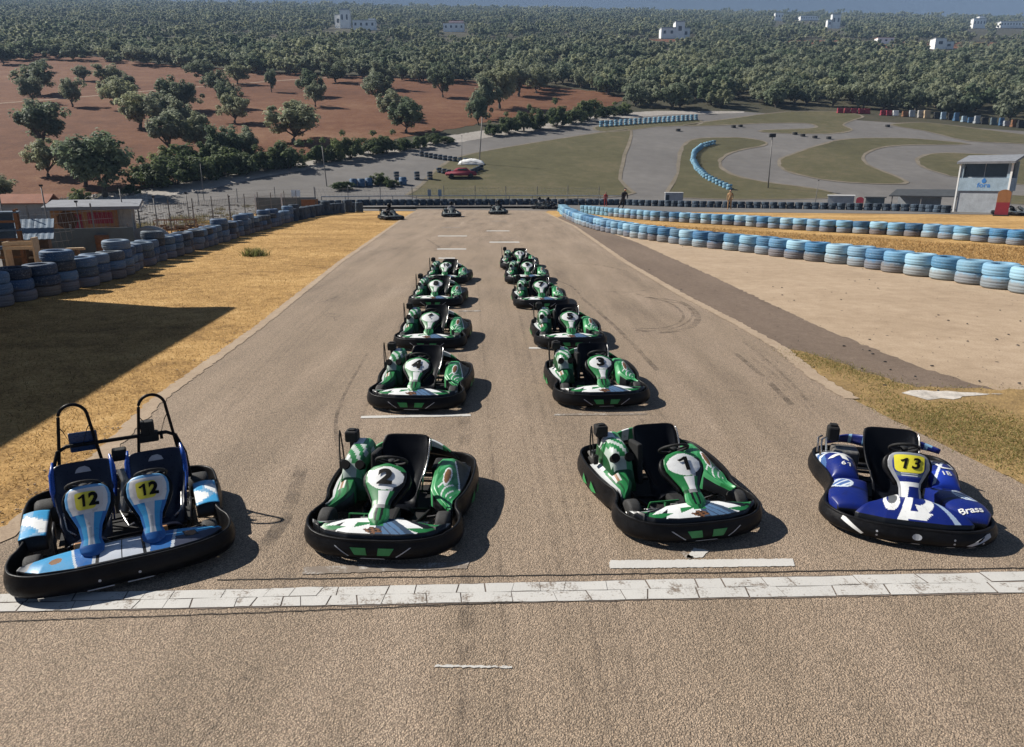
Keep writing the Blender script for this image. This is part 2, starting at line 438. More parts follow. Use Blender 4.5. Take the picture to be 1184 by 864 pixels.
# --- circuit beyond, on the rising ground
sheet('paddock', [(-260, 330), (0, 290), (120, 262), (330, 241), (1400, 251), (1400, 175), (1184, 152), (1000, 140), (860, 129.5), (760, 131), (700, 136), (560, 157), (420, 182), (300, 203), (170, 228), (60, 243), (0, 247), (-260, 262)], M['far_asphalt'], .03)
sheet('pale_verge', [(60, 246), (170, 231), (300, 206), (420, 185), (560, 160), (700, 139), (770, 133), (860, 131), (860, 129), (760, 128.5), (700, 132), (560, 151), (500, 160), (420, 176), (300, 197), (200, 214), (150, 222), (60, 236), (-60, 246), (-60, 262)], M['pale_gravel'], .05, jag=.2)
sheet('scrub_verge', [(-300, 262), (-60, 262), (60, 250), (180, 240), (330, 238.5), (480, 237), (480, 239), (330, 241.5), (200, 262), (0, 330), (-300, 420)], M['paddock'], .05, jag=.3)
sheet('red_field', [(-200, 75), (-60, 58), (60, 60), (200, 76), (330, 84), (450, 89), (560, 94), (640, 101), (700, 107), (728, 115), (700, 124), (630, 131), (560, 142), (500, 154), (430, 166), (300, 192), (200, 211), (120, 223), (0, 237), (-200, 262)], M['red_soil'], .05, jag=.8)
strip('field_track', [P(*p) for p in [(-200, 146), (0, 120), (100, 112), (200, 103), (345, 92), (440, 86)]], 1.5, M['dirt_road'], .08, jag=.15)
sheet('red_field', [(700, 47), (780, 45.5), (800, 47.5), (740, 51)], M['red_soil'], .2, jag=2)
sheet('red_field', [(870, 46), (1184, 50), (1400, 53), (1400, 60), (1184, 57), (1010, 56), (940, 52)], M['red_soil'], .2, jag=3)
G = [
 [(488, 214), (505, 196), (530, 182), (580, 172), (640, 162), (700, 153), (730, 151), (722, 180), (717, 208), (717, 228), (488, 230)],
 [(783, 229), (784, 200), (786, 178), (792, 167), (805, 161), (830, 159.5), (862, 160), (883, 164), (885, 168), (872, 171), (852, 175), (837, 182), (832, 189), (836, 196), (852, 204), (885, 211), (930, 217), (957, 222), (957, 230)],
 [(901, 190), (903, 184), (918, 178), (945, 169), (972, 162), (1010, 160), (1060, 161), (1121, 167), (1060, 168), (1026, 170), (1005, 176), (998, 183), (1003, 191), (1025, 200), (1046, 209), (1044, 213), (1010, 213), (965, 210), (925, 203), (907, 197)],
 [(1060, 186), (1066, 181), (1080, 178), (1110, 177.5), (1184, 181), (1300, 186), (1300, 220), (1184, 214), (1110, 206), (1085, 200), (1066, 193)],
 [(1030, 145), (1050, 142.5), (1080, 143), (1184, 156), (1300, 170), (1300, 180), (1184, 167), (1120, 163.5), (1070, 152)],
 [(790, 146), (810, 142), (850, 137), (885, 132), (925, 129), (975, 130), (998, 135), (985, 140), (975, 145), (985, 151), (960, 155), (890, 154), (882, 151), (935, 149), (944, 146), (930, 143), (885, 143), (840, 145)],
 [(1158, 228), (1184, 227), (1300, 232), (1300, 242), (1184, 237), (1158, 236)],
 [(693, 146), (760, 141), (806, 139), (806, 145), (760, 147), (720, 152), (693, 152)],
]
M['worn_verge'] = ground_mat('worn_verge', [(.35, (.12, .10, .065)), (.6, (.24, .205, .16))], (.3, 2, 9), bmp=.01)
for g in G:
    W = [P(*p) for p in g]
    cc = catmull(W, 3, closed=True)
    sheet('infield', [tuple(p) for p in cc], M['infield'], .07, world=True, jag=.18)
    cl = [tuple(p) for p in cc] + [tuple(cc[0])]
    bm = bmesh.new(); r0 = None
    for i, p in enumerate(cl):
        a_, b_ = Vector(cl[i - 1] if i else cl[-2]), Vector(cl[(i + 1) % len(cl)] if i < len(cl) - 1 else cl[1]); dd = (b_ - a_).normalized(); nn = Vector((-dd.y, dd.x)); j1, j2 = .3 + random.uniform(-.12, .12), .3 + random.uniform(-.2, .2)
        q = [Vector(p) + nn * j1, Vector(p) - nn * j2]; r1 = [bm.verts.new((w.x, w.y, T(w.x, w.y) + .085)) for w in q]
        if r0 and i < len(cl) : bm.faces.new((r0[0], r1[0], r1[1], r0[1]))
        r0 = r1
    for f in bm.faces:
        if f.normal.z < 0: f.normal_flip()
    tag(obj('worn_verge', bm, M['worn_verge'], smooth='raw'), kind='structure')
# kerb lip round the hairpins
# --- painted markings
def paint_mat(name, wear, col=(.62, .60, .56)):
    m, t, b = nt(name); v = geo_pos(t)
    n = noise(t, 5, 8, .75, v); n2 = noise(t, 55, 4, .7, v)
    mm = N_(t, 'ShaderNodeMath', operation='MULTIPLY_ADD'); t.links.new(n2, mm.inputs[0]); mm.inputs[1].default_value = .55; t.links.new(n, mm.inputs[2])
    f = ramp(t, mm.outputs[0], [(wear, (0, 0, 0)), (wear + .12, (1, 1, 1))])
    c = mixc(t, f, (.20, .16, .125), mixc(t, noise(t, 2.2, 4, .6, v), col, tuple(c * .72 for c in col)))
    t.links.new(c, b.inputs['Base Color']); b.inputs['Roughness'].default_value = .8
    bump(t, b, n2, .7, .004)
    return m
M['mark'] = paint_mat('worn_white_paint', .61)
M['mark_faded'] = paint_mat('faded_white_paint', .78, (.50, .46, .41))
M['mark_bright'] = paint_mat('white_paint_line', .44)
M['crack'] = simple('crack_fill', (.035, .028, .022), .9, 0, .3)
def px_quad(name, pts, mat, off, jag=0): return sheet(name, pts, mat, off, jag=jag)
# start line: two courses of cracked paint blocks
bm = bmesh.new()
A0, A1 = Vector(P(-60, 712)), Vector(P(1240, 687.5)); B0, B1 = Vector(P(-60, 692.5)), Vector(P(1240, 663))
D = (A1 - A0); Ln = D.length; D.normalize(); Nn = Vector((-D.y, D.x))
wid0, wid1 = (B0 - A0).dot(Nn), (B1 - A1).dot(Nn)
for course in (0, 1):
    s = -.1
    prev_j = 0
    while s < Ln:
        L = random.choice((.14, .2, .22, .27, .34, .4)) * (1.0 if s < Ln * .72 else 1.6); e = s + L; j = random.uniform(-.035, .035)
        wd = wid0 + (wid1 - wid0) * s / Ln
        v0 = course * wd * .52 + random.uniform(-.004, .004); v1 = v0 + wd * (.47 if course else .50)
        g = random.choice((.004, .006, .009, .012))
        if False: pass
        else:
            q = [(s + prev_j * .5, v0), (s + L * .5, v0 + random.uniform(-.006, .006)), (e - g + j * .5, v0), (e - g - j * .5, v1), (s + L * .5, v1 + random.uniform(-.008, .008)), (s - prev_j * .5, v1)]
            bm.faces.new([bm.verts.new((*(A0 + D * a + Nn * b), .032)) for a, b in q])
        prev_j = j; s = e
tag(obj('start_line', bm, M['mark'], smooth='raw'), kind='structure')
sheet('start_line_bed', [tuple(A0 + D * a + Nn * b) for a, b in ((0, -.012), (Ln, -.012), (Ln, wid1 + .008), (0, wid0 + .008))], simple('start_line_bed', (.16, .125, .10), .9, 0, .5, 8, .004), .028, world=True, jag=.01)
def wob(pts, amp, n=40):
    out = []
    for i in range(len(pts) - 1):
        a, b = Vector(pts[i]), Vector(pts[i + 1])
        for k in range(n): out.append(a.lerp(b, k / n) + Vector((random.uniform(-amp, amp), random.uniform(-amp, amp))))
    return [tuple(p) for p in out] + [tuple(pts[-1])]
strip('seam_crack', wob([P(250, 674), P(600, 669), P(900, 664.5), P(1200, 660)], .006), .012, M['crack'], .030)
strip('seam_crack', wob([P(-20, 723), P(300, 712), P(620, 699), P(900, 690), P(1200, 688)], .006), .010, M['crack'], .030)
for q, mt in [
    ([(705, 661), (918, 658), (916, 649.5), (705, 651.5)], 'mark_bright'), ([(350, 668), (540, 661), (543, 653), (352, 659)], 'mark_faded'),
    ([(792, 649), (802, 637), (820, 640), (812, 648)], 'mark'), ([(790, 640), (802, 648), (796, 650), (786, 643)], 'mark_faded'),
    ([(417, 486), (545, 483.5), (544, 481), (418, 483.3)], 'mark'), ([(640, 482.8), (748, 482), (748, 480), (642, 480.6)], 'mark_faded'),
    ([(611, 405), (632, 405), (631, 403), (612, 403.2)], 'mark'), ([(530, 362), (556, 361.4), (556, 360), (530, 360.6)], 'mark_faded'),
    ([(505, 289.3), (539, 289.3), (539, 288.2), (506, 288.2)], 'mark_bright'), ([(566, 281.3), (601, 281.3), (600, 280.2), (566, 280.2)], 'mark_bright'),
    ([(507, 300), (526, 300), (526, 298.8), (507, 298.8)], 'mark'), ([(506, 274), (540, 274), (540, 273.1), (507, 273.1)], 'mark'), ([(562, 268), (589, 268), (589, 267.2), (563, 267.2)], 'mark'),
    ([(510, 264), (532, 264), (532, 263.3), (510, 263.3)], 'mark_faded'), ([(568, 256.5), (586, 256.5), (586, 256), (568, 256)], 'mark_faded'),
    ([(502, 775.5), (592, 776.8), (592, 774.3), (504, 773)], 'mark')]:
    sheet('grid_marking', q, M[mt], .030, jag=.006)
# rubber and skid marks
def skid_mat(al=.55):
    m, t, b = nt('skid_rubber'); v = geo_pos(t)
    b.inputs['Base Color'].default_value = (.045, .035, .03, 1); b.inputs['Roughness'].default_value = .7
    tr = t.nodes.new('ShaderNodeBsdfTransparent'); mx = t.nodes.new('ShaderNodeMixShader')
    f = ramp(t, noise(t, 3, 6, .75, v), [(.40, (0, 0, 0)), (.75, (al, al, al))])
    out = t.nodes['Material Output']; t.links.new(f, mx.inputs[0]); t.links.new(tr.outputs[0], mx.inputs[1]); t.links.new(b.outputs[0], mx.inputs[2]); t.links.new(mx.outputs[0], out.inputs[0])
    return m
M['skid'] = skid_mat(); M['faint'] = skid_mat(.16)
def skid(pts, w):
    if w > .18:
        for k in range(9):
            o = random.uniform(-w, w) * 90; d = random.uniform(-25, 25); strip('rubber_streak', [tuple(p) for p in catmull([P(x + o * (y / 500), y + d * (y / 600)) for x, y in pts], 8)], random.uniform(.02, .06), M['faint'], .028)
        return
    strip('skid_mark', [tuple(p) for p in catmull([P(*p) for p in pts], 8)], w, M['skid'], .028)
skid([(745, 345), (785, 350), (806, 366), (798, 380), (765, 386), (735, 383)], .16)
skid([(752, 347), (792, 354), (800, 368), (780, 381), (750, 384)], .06)
skid([(880, 700), (860, 620), (835, 560)], .22)
skid([(360, 700), (420, 560), (470, 420), (500, 330)], .35)
skid([(700, 860), (660, 640), (610, 420), (590, 330)], .4)
skid([(300, 640), (330, 600), (350, 540)], .15)
skid([(735, 341), (775, 352), (790, 368), (770, 380), (730, 381)], .07)
skid([(700, 338), (728, 339), (745, 337)], .08)
skid([(640, 304), (690, 307), (730, 316)], .10)
skid([(636, 322), (660, 332), (672, 344)], .07)
skid([(470, 270), (505, 272), (502, 271)], .35)
skid([(493, 277), (508, 287), (502, 291)], .12)
skid([(865, 402), (905, 434), (948, 482)], .22)
skid([(850, 410), (885, 440), (915, 470)], .10)
skid([(672, 345), (712, 380), (760, 430)], .10)
skid([(540, 330), (550, 560), (556, 860)], .3)
skid([(620, 330), (690, 420), (780, 520)], .25)
skid([(405, 330), (345, 390), (260, 480)], .2)
skid([(400, 560), (390, 480), (425, 410)], .05)
# spilled pale concrete beside the patch of grass
sheet('lime_spill', [(1042, 456), (1052, 453), (1066, 452.5), (1080, 454), (1095, 453.5), (1110, 455), (1128, 455.5), (1160, 457), (1128, 459), (1112, 460), (1102, 463.5), (1088, 462), (1072, 464), (1058, 460)], simple('lime', (.55, .50, .44), .9, 0, .5, 4, .01), .022, jag=.05)
# ================================================================ GO-KARTS (front points to -Y)
WHT, GRN, DGR, BLK, STL = (.84, .85, .84), (.020, .19, .055), (.006, .07, .02), (.006, .007, .009), (.10, .19, .33)
LTG, EMB, CYN, BLU, NVY, SKYB = (.06, .32, .12), (.26, .13, .055), (.05, .33, .62), (.02, .14, .42), (.006, .018, .17), (.22, .42, .62)
YEL = (.80, .70, .03)
def ring_outline(half, n=7):
    full = half + [(-x, y) for x, y in half[-2:0:-1]]
    return [tuple(p) for p in catmull(full, n, closed=True)]
def bumper(parent, half, ztop, zbot=.045, name='bumper', flare=1.0, mat=None):
    C_ = ring_outline(half); n = len(C_)
    prof = [(-.022, .80), (-.020, .965), (-.012, 1.0), (.0, 1.0), (.006, .965), (.004, .92), (.008, .86), (.024, .62), (.030, .42), (.026, .20), (.008, .03), (-.02, 0), (-.045, .06), (-.035, .5)]
    bm = bmesh.new(); rings = []
    for i, (x, y) in enumerate(C_):
        a, b = Vector(C_[i - 1]), Vector(C_[(i + 1) % n]); d = (b - a).normalized(); nx, ny = d.y, -d.x
        if nx * x + ny * y < 0 and abs(x) > .05 and False: nx, ny = -nx, -ny
        zt = ztop(x, y)
        rings.append([bm.verts.new((x + nx * o * flare, y + ny * o * flare, zbot + f * (zt - zbot))) for o, f in prof])
    for i in range(n):
        A, B = rings[i], rings[(i + 1) % n]
        for k in range(len(prof)): bm.faces.new((A[k], A[(k + 1) % len(prof)], B[(k + 1) % len(prof)], B[k]))
    o = obj(name, bm, mat or M['black_plastic'], parent, smooth=True)
    return o, C_
KH = [(0, -.985), (.25, -.975), (.47, -.915), (.625, -.79), (.69, -.63), (.685, -.48), (.635, -.37), (.628, -.26), (.665, -.14), (.695, .05), (.71, .30), (.70, .55), (.665, .74), (.56, .865), (.35, .915), (0, .925)]
from mathutils.bvhtree import BVHTree
def bvh_of(o): return BVHTree.FromPolygons([v.co for v in o.data.vertices], [p.vertices for p in o.data.polygons])
def outl_x(half, y):
    for (x0, y0), (x1, y1) in zip(half[3:], half[4:]):
        if y0 <= y <= y1: return x0 + (x1 - x0) * (y - y0) / (y1 - y0)
    return half[4][0]
def front_arc(half, u):
    """point on the front part of the outline, u in -1..1"""
    a = abs(u); pts = half[:5]; L = [0]
    for p, q in zip(pts, pts[1:]): L.append(L[-1] + math.dist(p, q))
    s = a * L[-1]
    for i in range(4):
        if s <= L[i + 1] + 1e-9:
            f = (s - L[i]) / (L[i + 1] - L[i]); x = pts[i][0] + f * (pts[i + 1][0] - pts[i][0]); y = pts[i][1] + f * (pts[i + 1][1] - pts[i][1])
            return math.copysign(x, u), y
def wheel(parent, x, y, r, wd, name='wheel', side=1):
    bm = bmesh.new(); h = wd / 2
    lathe(bm, [(r * .55, -h), (r * .86, -h), (r * .97, -h * .82), (r, -h * .45), (r, h * .45), (r * .97, h * .82), (r * .86, h), (r * .55, h)], 28, 'X')
    wh = obj(name, bm, M['tyre_black'], parent, smooth=False)
    for p in wh.data.polygons: p.use_smooth = True
    wh.location = (x, y, r)
    bm = bmesh.new()
    lathe(bm, [(r * .56, -h * .96), (r * .50, -h * .8), (r * .46, -h * .2), (r * .46, h * .2), (r * .50, h * .8), (r * .56, h * .96)], 24, 'X')
    lathe(bm, [(.001, h * .35), (r * .46, h * .30)], 24, 'X'); lathe(bm, [(.001, -h * .30), (r * .46, -h * .35)], 24, 'X')
    lathe(bm, [(.03, -h * 1.05), (.03, h * 1.05)], 12, 'X')
    for k in range(5):
        a = 2 * PI * k / 5
        box(bm, side * h * .36, math.cos(a) * r * .28, math.sin(a) * r * .28, .008, r * .34, .018, rx=a)
    obj('rim', bm, M['rim_metal'], wh, smooth=True)
    return wh
def fairing(parent, foot, top, wmax, livery, plate=None, name='steering_fairing', back=True, bulge=.035, wprof=None, thick=.03):
    """upright number fairing: F(u, v) -> point; u across in metres, v along 0..length"""
    foot, top = Vector(foot), Vector(top); ax = (top - foot); Ln = ax.length; ax.normalize()
    nrm = Vector((1, 0, 0)).cross(ax); nrm = nrm if nrm.y < 0 else -nrm
    wprof = wprof or [(0, .30), (.06, .42), (.16, .50), (.30, .46), (.42, .46), (.56, .68), (.70, .95), (.80, 1.0), (.89, .93), (.96, .70), (1.0, .30)]
    def W(f):
        for (a, x), (b, y) in zip(wprof, wprof[1:]):
            if f <= b: return wmax * (x + (y - x) * (f - a) / (b - a))
        return wmax * wprof[-1][1]
    def F(u, v, lift=0):
        f = max(0, min(1, v / Ln)); w = W(f); q = max(-1, min(1, u / max(w, 1e-4)))
        sag = -.05 * math.sin(PI * f) * .6
        bl = bulge * (1 - q * q) * (w / wmax) ** .5 + .018 * math.sin(PI * f)
        return foot + Vector((1, 0, 0)) * u + ax * v + nrm * (bl + sag + lift + (.03 * (1 - f) ** 2))
    nv, nu = 90, 48; bm = bmesh.new(); rows = []
    for i in range(nv + 1):
        v = Ln * i / nv; w = W(i / nv)
        rows.append([F(w * (2 * j / nu - 1), v) for j in range(nu + 1)])
    V = grid_surf(bm, rows)
    # turned-back edge for depth
    loop = V[0][:] + [r[-1] for r in V[1:]] + V[-1][-2::-1] + [r[0] for r in V[-2:0:-1]]
    low = [bm.verts.new(v.co - nrm * thick + Vector((v.co.x - foot.x, 0, 0)) * -.06) for v in loop]
    for k in range(len(loop)): bm.faces.new((loop[k], low[k], low[(k + 1) % len(loop)], loop[(k + 1) % len(loop)]))
    o = obj(name, bm, M['livery'], parent, smooth=True)
    def col(c, i):
        d = c - foot; v = d.dot(ax) / Ln; w = W(v); return livery((c.x - foot.x) / max(w, .01), v, c.x - foot.x)
    paint(o.data, col)
    if back:
        bm = bmesh.new(); rows = []
        for i in range(13):
            f = .38 + .62 * i / 12; w = W(f) * 1.10 + .006
            rows.append([F(w * (2 * j / 12 - 1) / 1.1, Ln * f) - nrm * (.035 + .05 * (1 - (2 * j / 12 - 1) ** 2)) + Vector((w * (2 * j / 12 - 1) * .12, 0, .0)) + ax * (.022 if i == 12 else .0) for j in range(13)])
        V = grid_surf(bm, rows)
        loop = V[0][:] + [r[-1] for r in V[1:]] + V[-1][-2::-1] + [r[0] for r in V[-2:0:-1]]
        low = [bm.verts.new(v.co - nrm * .05) for v in loop]
        for k in range(len(loop)): bm.faces.new((loop[k], low[k], low[(k + 1) % len(loop)], loop[(k + 1) % len(loop)]))
        bm.faces.new(low)
        obj('fairing_back', bm, M['black_plastic'], o, smooth=True)
    return o, F, Ln
def plate_ellipse(name, F, Ln, vc, rv, ru, mat, parent, lift=.003, du=0, shape='oval'):
    bm = bmesh.new(); c = bm.verts.new(F(du, vc * Ln, lift)); N = 36; rings = []
    for k in (0.33, .66, 1.0):
        ring = []
        for a in range(N):
            t = 2 * PI * a / N; cx, sy = math.cos(t), math.sin(t)
            if shape == 'oval': x = cx * ru * (1 + .10 * sy); y = sy * rv
            else:
                p = .35; x = math.copysign(abs(cx) ** p, cx) * ru * (1 + .14 * sy); y = math.copysign(abs(sy) ** p, sy) * rv
            ring.append(bm.verts.new(F(du + x * k, vc * Ln + y * k, lift)))
        rings.append(ring)
    for a in range(N):
        b = (a + 1) % N
        bm.faces.new((c, rings[0][a], rings[0][b]))
        for k in (0, 1): bm.faces.new((rings[k][a], rings[k + 1][a], rings[k + 1][b], rings[k][b]))
    return obj(name, bm, mat, parent, smooth='raw')
def seat(parent, x0=0, y0=0, mat=None, edge=None, sc=1.0, wd=1.0):
    prof = [(.36, .665, .235, .03), (.335, .60, .24, .05), (.295, .51, .24, .075), (.25, .39, .23, .11), (.18, .27, .215, .15), (.08, .175, .195, .16), (-.06, .13, .19, .14), (-.20, .135, .175, .09), (-.30, .165, .155, .03)]
    pc = catmull(prof, 3); bm = bmesh.new(); rows = []
    for i, p in enumerate(pc):
        q = pc[min(i + 1, len(pc) - 1)]; o_ = pc[max(i - 1, 0)]
        t = Vector((0, q[0] - o_[0], q[1] - o_[1])).normalized(); n = Vector((1, 0, 0)).cross(t); n = n if n.y < 0 or n.z > .5 else -n
        r = []
        for j in range(15):
            u = 2 * j / 14 - 1; cor = 0
            if i < 4: cor = -.03 * (1 - i / 4) * abs(u) ** 6
            r.append(Vector((x0 + u * p[2] * wd * (1 - .03 * abs(u) ** 4), y0 + p[0], p[1] * sc + cor)) + n * p[3] * abs(u) ** 3.2)
        rows.append(r)
    V = grid_surf(bm, rows)
    o = obj('seat', bm, mat or M['black_seat'], parent, smooth=True)
    s = o.modifiers.new('thickness', 'SOLIDIFY'); s.thickness = .018; s.offset = -1
    edge_m = edge or M['chrome']
    bm = bmesh.new(); tube(bm, [rows[i][14] + Vector((.012, -.004, 0)) for i in range(1, 14)] + [Vector((x0 + .2 * wd, y0 + .02, .17))], .009, 6)
    obj('seat_strut', bm, edge_m, o, smooth=True)
    return o
def steering(parent, x, y, z, r=.135):
    bm = bmesh.new(); ax = Vector((0, .62, .78)).normalized(); e1 = Vector((1, 0, 0)); e2 = ax.cross(e1)
    c = Vector((x, y, z))
    tube(bm, [c + r * (math.cos(a) * e1 * 1.05 + math.sin(a) * e2) for a in [2 * PI * k / 28 for k in range(28)]], .014, 8, closed=True)
    for a in (PI * .5, PI * 1.17, PI * 1.83):
        tube(bm, [c - ax * .015, c + r * (math.cos(a) * e1 + math.sin(a) * e2)], .010, 6)
    lathe(bm, [(.035, -.01), (.035, .02)], 14, at=(x, y, z - .01))
    w = obj('steering_wheel', bm, M['black_matt'], parent, smooth=True)
    bm = bmesh.new(); tube(bm, [c - ax * .02, Vector((x, y - .42, .12))], .011, 6)
    obj('steering_column', bm, M['frame_dark'], w, smooth=True)
    return w
def chassis(parent, w, x_seat=0, green=True):
    bm = bmesh.new()
    for s in (-1, 1):
        tube(bm, [(s * .16, -.86, .09), (s * .20, -.5, .075), (s * w * .42, -.1, .07), (s * w * .40, .5, .075), (s * .30, .86, .10)], .015, 8)
        tube(bm, [(s * w * .42, -.25, .075), (s * (w * .5 + .24), -.18, .10), (s * (w * .5 + .26), .35, .10), (s * w * .40, .45, .08)], .010, 6)
    for y, ww in ((-.80, .16), (-.52, .28), (-.1, w * .42), (.30, w * .42), (.55, w * .40), (.80, .32)):
        tube(bm, [(-ww, y, .08), (ww, y, .08)], .013, 6)
    tube(bm, [(-w * .5 - .12, .58, .14), (w * .5 + .12, .58, .14)], .018, 8)
    o = obj('frame', bm, M['frame_dark'], parent, smooth=True)
    bm = bmesh.new(); box(bm, 0, -.38, .052, w * .80, .86, .006); box(bm, 0, .25, .05, w * .95, .5, .006); obj('floor_tray', bm, M['black_matt'], parent)
    bm = bmesh.new()
    for s in (-1, 1):
        tube(bm, [(s * .18, -.56, .11), (s * (w * .5 + .02), -.57, .13)], .012, 6); tube(bm, [(s * (w * .5 + .0), -.57, .08), (s * (w * .5), -.57, .19)], .014, 6)
        tube(bm, [(s * .04, -.44, .10), (s * (w * .5), -.48, .14)], .007, 6)
    obj('front_axle', bm, M['chrome'], parent, smooth=True)
    if green:
        bm = bmesh.new()
        tube(bm, [(-.34, -.50, .215), (-.05, -.50, .215)], .009, 6); tube(bm, [(-.20, -.50, .215), (-.20, -.60, .11)], .009, 6); tube(bm, [(-.34, -.50, .215), (-.36, -.46, .08)], .009, 6)
        box(bm, -.12, -.47, .16, .10, .012, .08)
        obj('pedal_frame', bm, M['frame_green'], parent, smooth=False)
    for s in (-1, 1):
        bm = bmesh.new(); tube(bm, [(x_seat + s * .15, -.60, .07), (x_seat + s * .16, -.63, .22)], .008, 6); box(bm, x_seat + s * .16, -.635, .225, .07, .02, .06, bev=.004); obj('pedal', bm, M['rim_metal'], parent)
    bm = bmesh.new(); box(bm, x_seat - .0, -.36, .12, .16, .26, .10, bev=.03); obj('fuel_tank', bm, M['black_matt'], parent)
def pod(parent, side, half, livery, t0=-.40, t1=.56, hgt=.20, inner=.36, name='side_pod', zb=.24, wide_at=.35, outer_gap=.05):
    bm = bmesh.new(); rows = []; nt_, nu = 80, 44; meta = []
    for i in range(nt_ + 1):
        t = i / nt_; y = t0 + (t1 - t0) * t; xo = outl_x(half, y) - outer_gap; xi = xo - .04 - (xo - .04 - inner) * sstep(t / wide_at)
        hz = zb - .02 + hgt * sstep(t / .62) * (1 - .35 * sstep((t - .86) / .14)); r = []
        for j in range(nu + 1):
            u = j / nu; x = xo + (xi - xo) * u
            z = zb + .015 + (hz - zb) * (sstep(u * 1.7) ** .8) - .035 * sstep((u - .85) / .15)
            r.append(Vector((side * x, y + .06 * (1 - u) * t, z)))
        rows.append(r)
    grid_surf(bm, rows, skirt=lambda c: .13)
    o = obj(name, bm, M['livery'], parent, smooth=True)
    def col(c, i):
        t = (c.y - t0) / (t1 - t0); xo = outl_x(half, c.y) - outer_gap; xi = xo - .04 - (xo - .04 - inner) * sstep(t / wide_at)
        u = (xo - abs(c.x)) / max(.02, xo - xi); return livery(t, u, c)
    paint(o.data, col)
    return o
def nose(parent, half, livery, u1=.86, inner_y=-.66, zf=.245, zi=.275, name='nose_panel', hump=.03, inner_fn=None, xin=.52):
    bm = bmesh.new(); rows = []; nu = 190; nv = 30
    for i in range(nu + 1):
        u = (2 * i / nu - 1) * u1; x, y = front_arc(half, u); x *= .955; y += .045
        q = u / u1; iy = inner_fn(q) if inner_fn else inner_y - .10 * abs(q) ** 3
        ix = q * xin
        r = []
        for j in range(nv + 1):
            v = j / nv; z = zf + (zi - zf) * v + hump * math.sin(PI * v) * (1 - .5 * abs(q)) + .02 * (1 - abs(q)) * v
            r.append(Vector((x + (ix - x) * v, y + (iy - y) * v, z)))
        rows.append(r)
    grid_surf(bm, rows, skirt=lambda c: .15)
    o = obj(name, bm, M['livery'], parent, smooth=True)
    idx = {}
    def col(c, i):
        if i < nu * nv: a, b = divmod(i, nv); return livery(((a + .5) / nu * 2 - 1), (b + .5) / nv)
        return BLK
    # face order can change with normals recalculation, so work from the position instead
    def col2(c, i):
        best = None
        q = c.x / (half[3][0] * .9)
        lo, hi = -1, 1
        # invert x(u, v) approximately: find v from y between arc and inner line
        for _ in range(2):
            u = max(-1, min(1, q)) ; x, y = front_arc(half, u * u1); x *= .955; y += .045
            iy = inner_fn(u) if inner_fn else inner_y - .10 * abs(u) ** 3
            v = max(0, min(1, (c.y - y) / max(.01, iy - y))); xx = x + (u * xin - x) * v
            q = u + (c.x - xx) / .62
        if c.z < zf - .02: return BLK
        return livery(max(-1, min(1, q)), v)
    paint(o.data, col2)
    return o
# ---- green and white single karts
def green_fairing(q, v, x):
    if v > .965: return GRN
    if v > .57 and ((q) ** 2 / .80 + ((v - .765) / .185) ** 2) < 1.0: return WHT
    if v > .57: return GRN if q < .35 or v > .88 else (BLK if q > .6 else (.45, .47, .48))
    if v > .36: return WHT if abs(q - .05) < .40 else (GRN if q < 0 else (GRN if q < .75 else BLK))
    if v > .30: return (.30, .30, .30) if abs(q) < .5 else DGR
    if v > .10: return BLK if .18 < abs(q) < .30 + v * .5 else (LTG if abs(q) > .7 else GRN)
    return GRN if abs(q) > .2 else DGR
def green_nose(q, v):
    a = abs(q)
    if a > .93: return (.25, .26, .26)
    if v < .07: return BLK
    if v < .34 and (a - .40) * 1.3 > (.34 - v) * .8 and a < .92: return GRN
    if ((q + .02) / .12) ** 2 + ((v - .22) / .13) ** 2 < 1 + .4 * math.sin(q * 43 + v * 30): return (.20, .09, .04) if math.sin(q * 85 + v * 19) + math.sin(v * 60 - q * 40) > -.2 else (.02, .012, .01)
    if abs(q) < .10 and v > .45: return GRN
    if -.30 < q < -.10 and .35 < v < .62 and v > .62 + q * 1.0: return GRN
    if q < 0:
        if a < .50: return WHT
        k = a + v * .25
        if k < .66: return BLK
        if k < .80: return WHT
        if k < .95: return BLK if v > .5 else GRN
        return (.35, .37, .37)
    k = a + v * .28
    if .08 < q and k < .42: return STL if (q * 9 + v * 3) % 1 > .18 else (.05, .07, .12)
    if k < .52: return (.05, .08, .13)
    if k < .74: return WHT
    if k < .92: return BLK
    return GRN
def green_pod_r(t, u, c):
    if c.z < .20: return BLK
    if t < .12: return LTG if u < .6 else GRN
    e = abs(t - .5) / .15, abs(u - .52) / .13
    if e[0] ** 2 + e[1] ** 2 < 1: return EMB if e[0] ** 2 + e[1] ** 2 < .55 else WHT
    # black triangle with pale edge towards the rear outer corner
    if t > .40 and u < .46:
        k = (t - .40) / .5
        if u < .42 * k + .05: return BLK
        if u < .42 * k + .10: return WHT
    if t > .80 and u > .35: return LTG
    if u > .82: return LTG if t < .5 else GRN
    if .2 < u < .75 and .2 < t < .42: return LTG if (t * 9 + u * 4) % 1 < .75 else WHT
    return GRN if (u * 3 + t * 4) % 1 < .55 else LTG
def green_pod_l(t, u, c):
    if c.z < .20: return BLK
    if .35 < t < .60 and .25 < u < .55: return EMB if abs(u - .4) < .06 else (.55, .55, .52)
    if u < .18: return (.5, .52, .52)
    if t > .72 and u < .6: return WHT
    return GRN if (u * 2.5 + t * 3) % 1 < .7 else DGR
def cover_col(c, i):
    x, y, z = c
    if z < .36: return DGR
    if y > .30 and z > .50: return WHT if x < -.42 else LTG
    if z > .48: return GRN if (x * 9 + y * 5) % 1 < .5 else (.5, .56, .52)
    return LTG if x > -.40 else (.42, .5, .45)
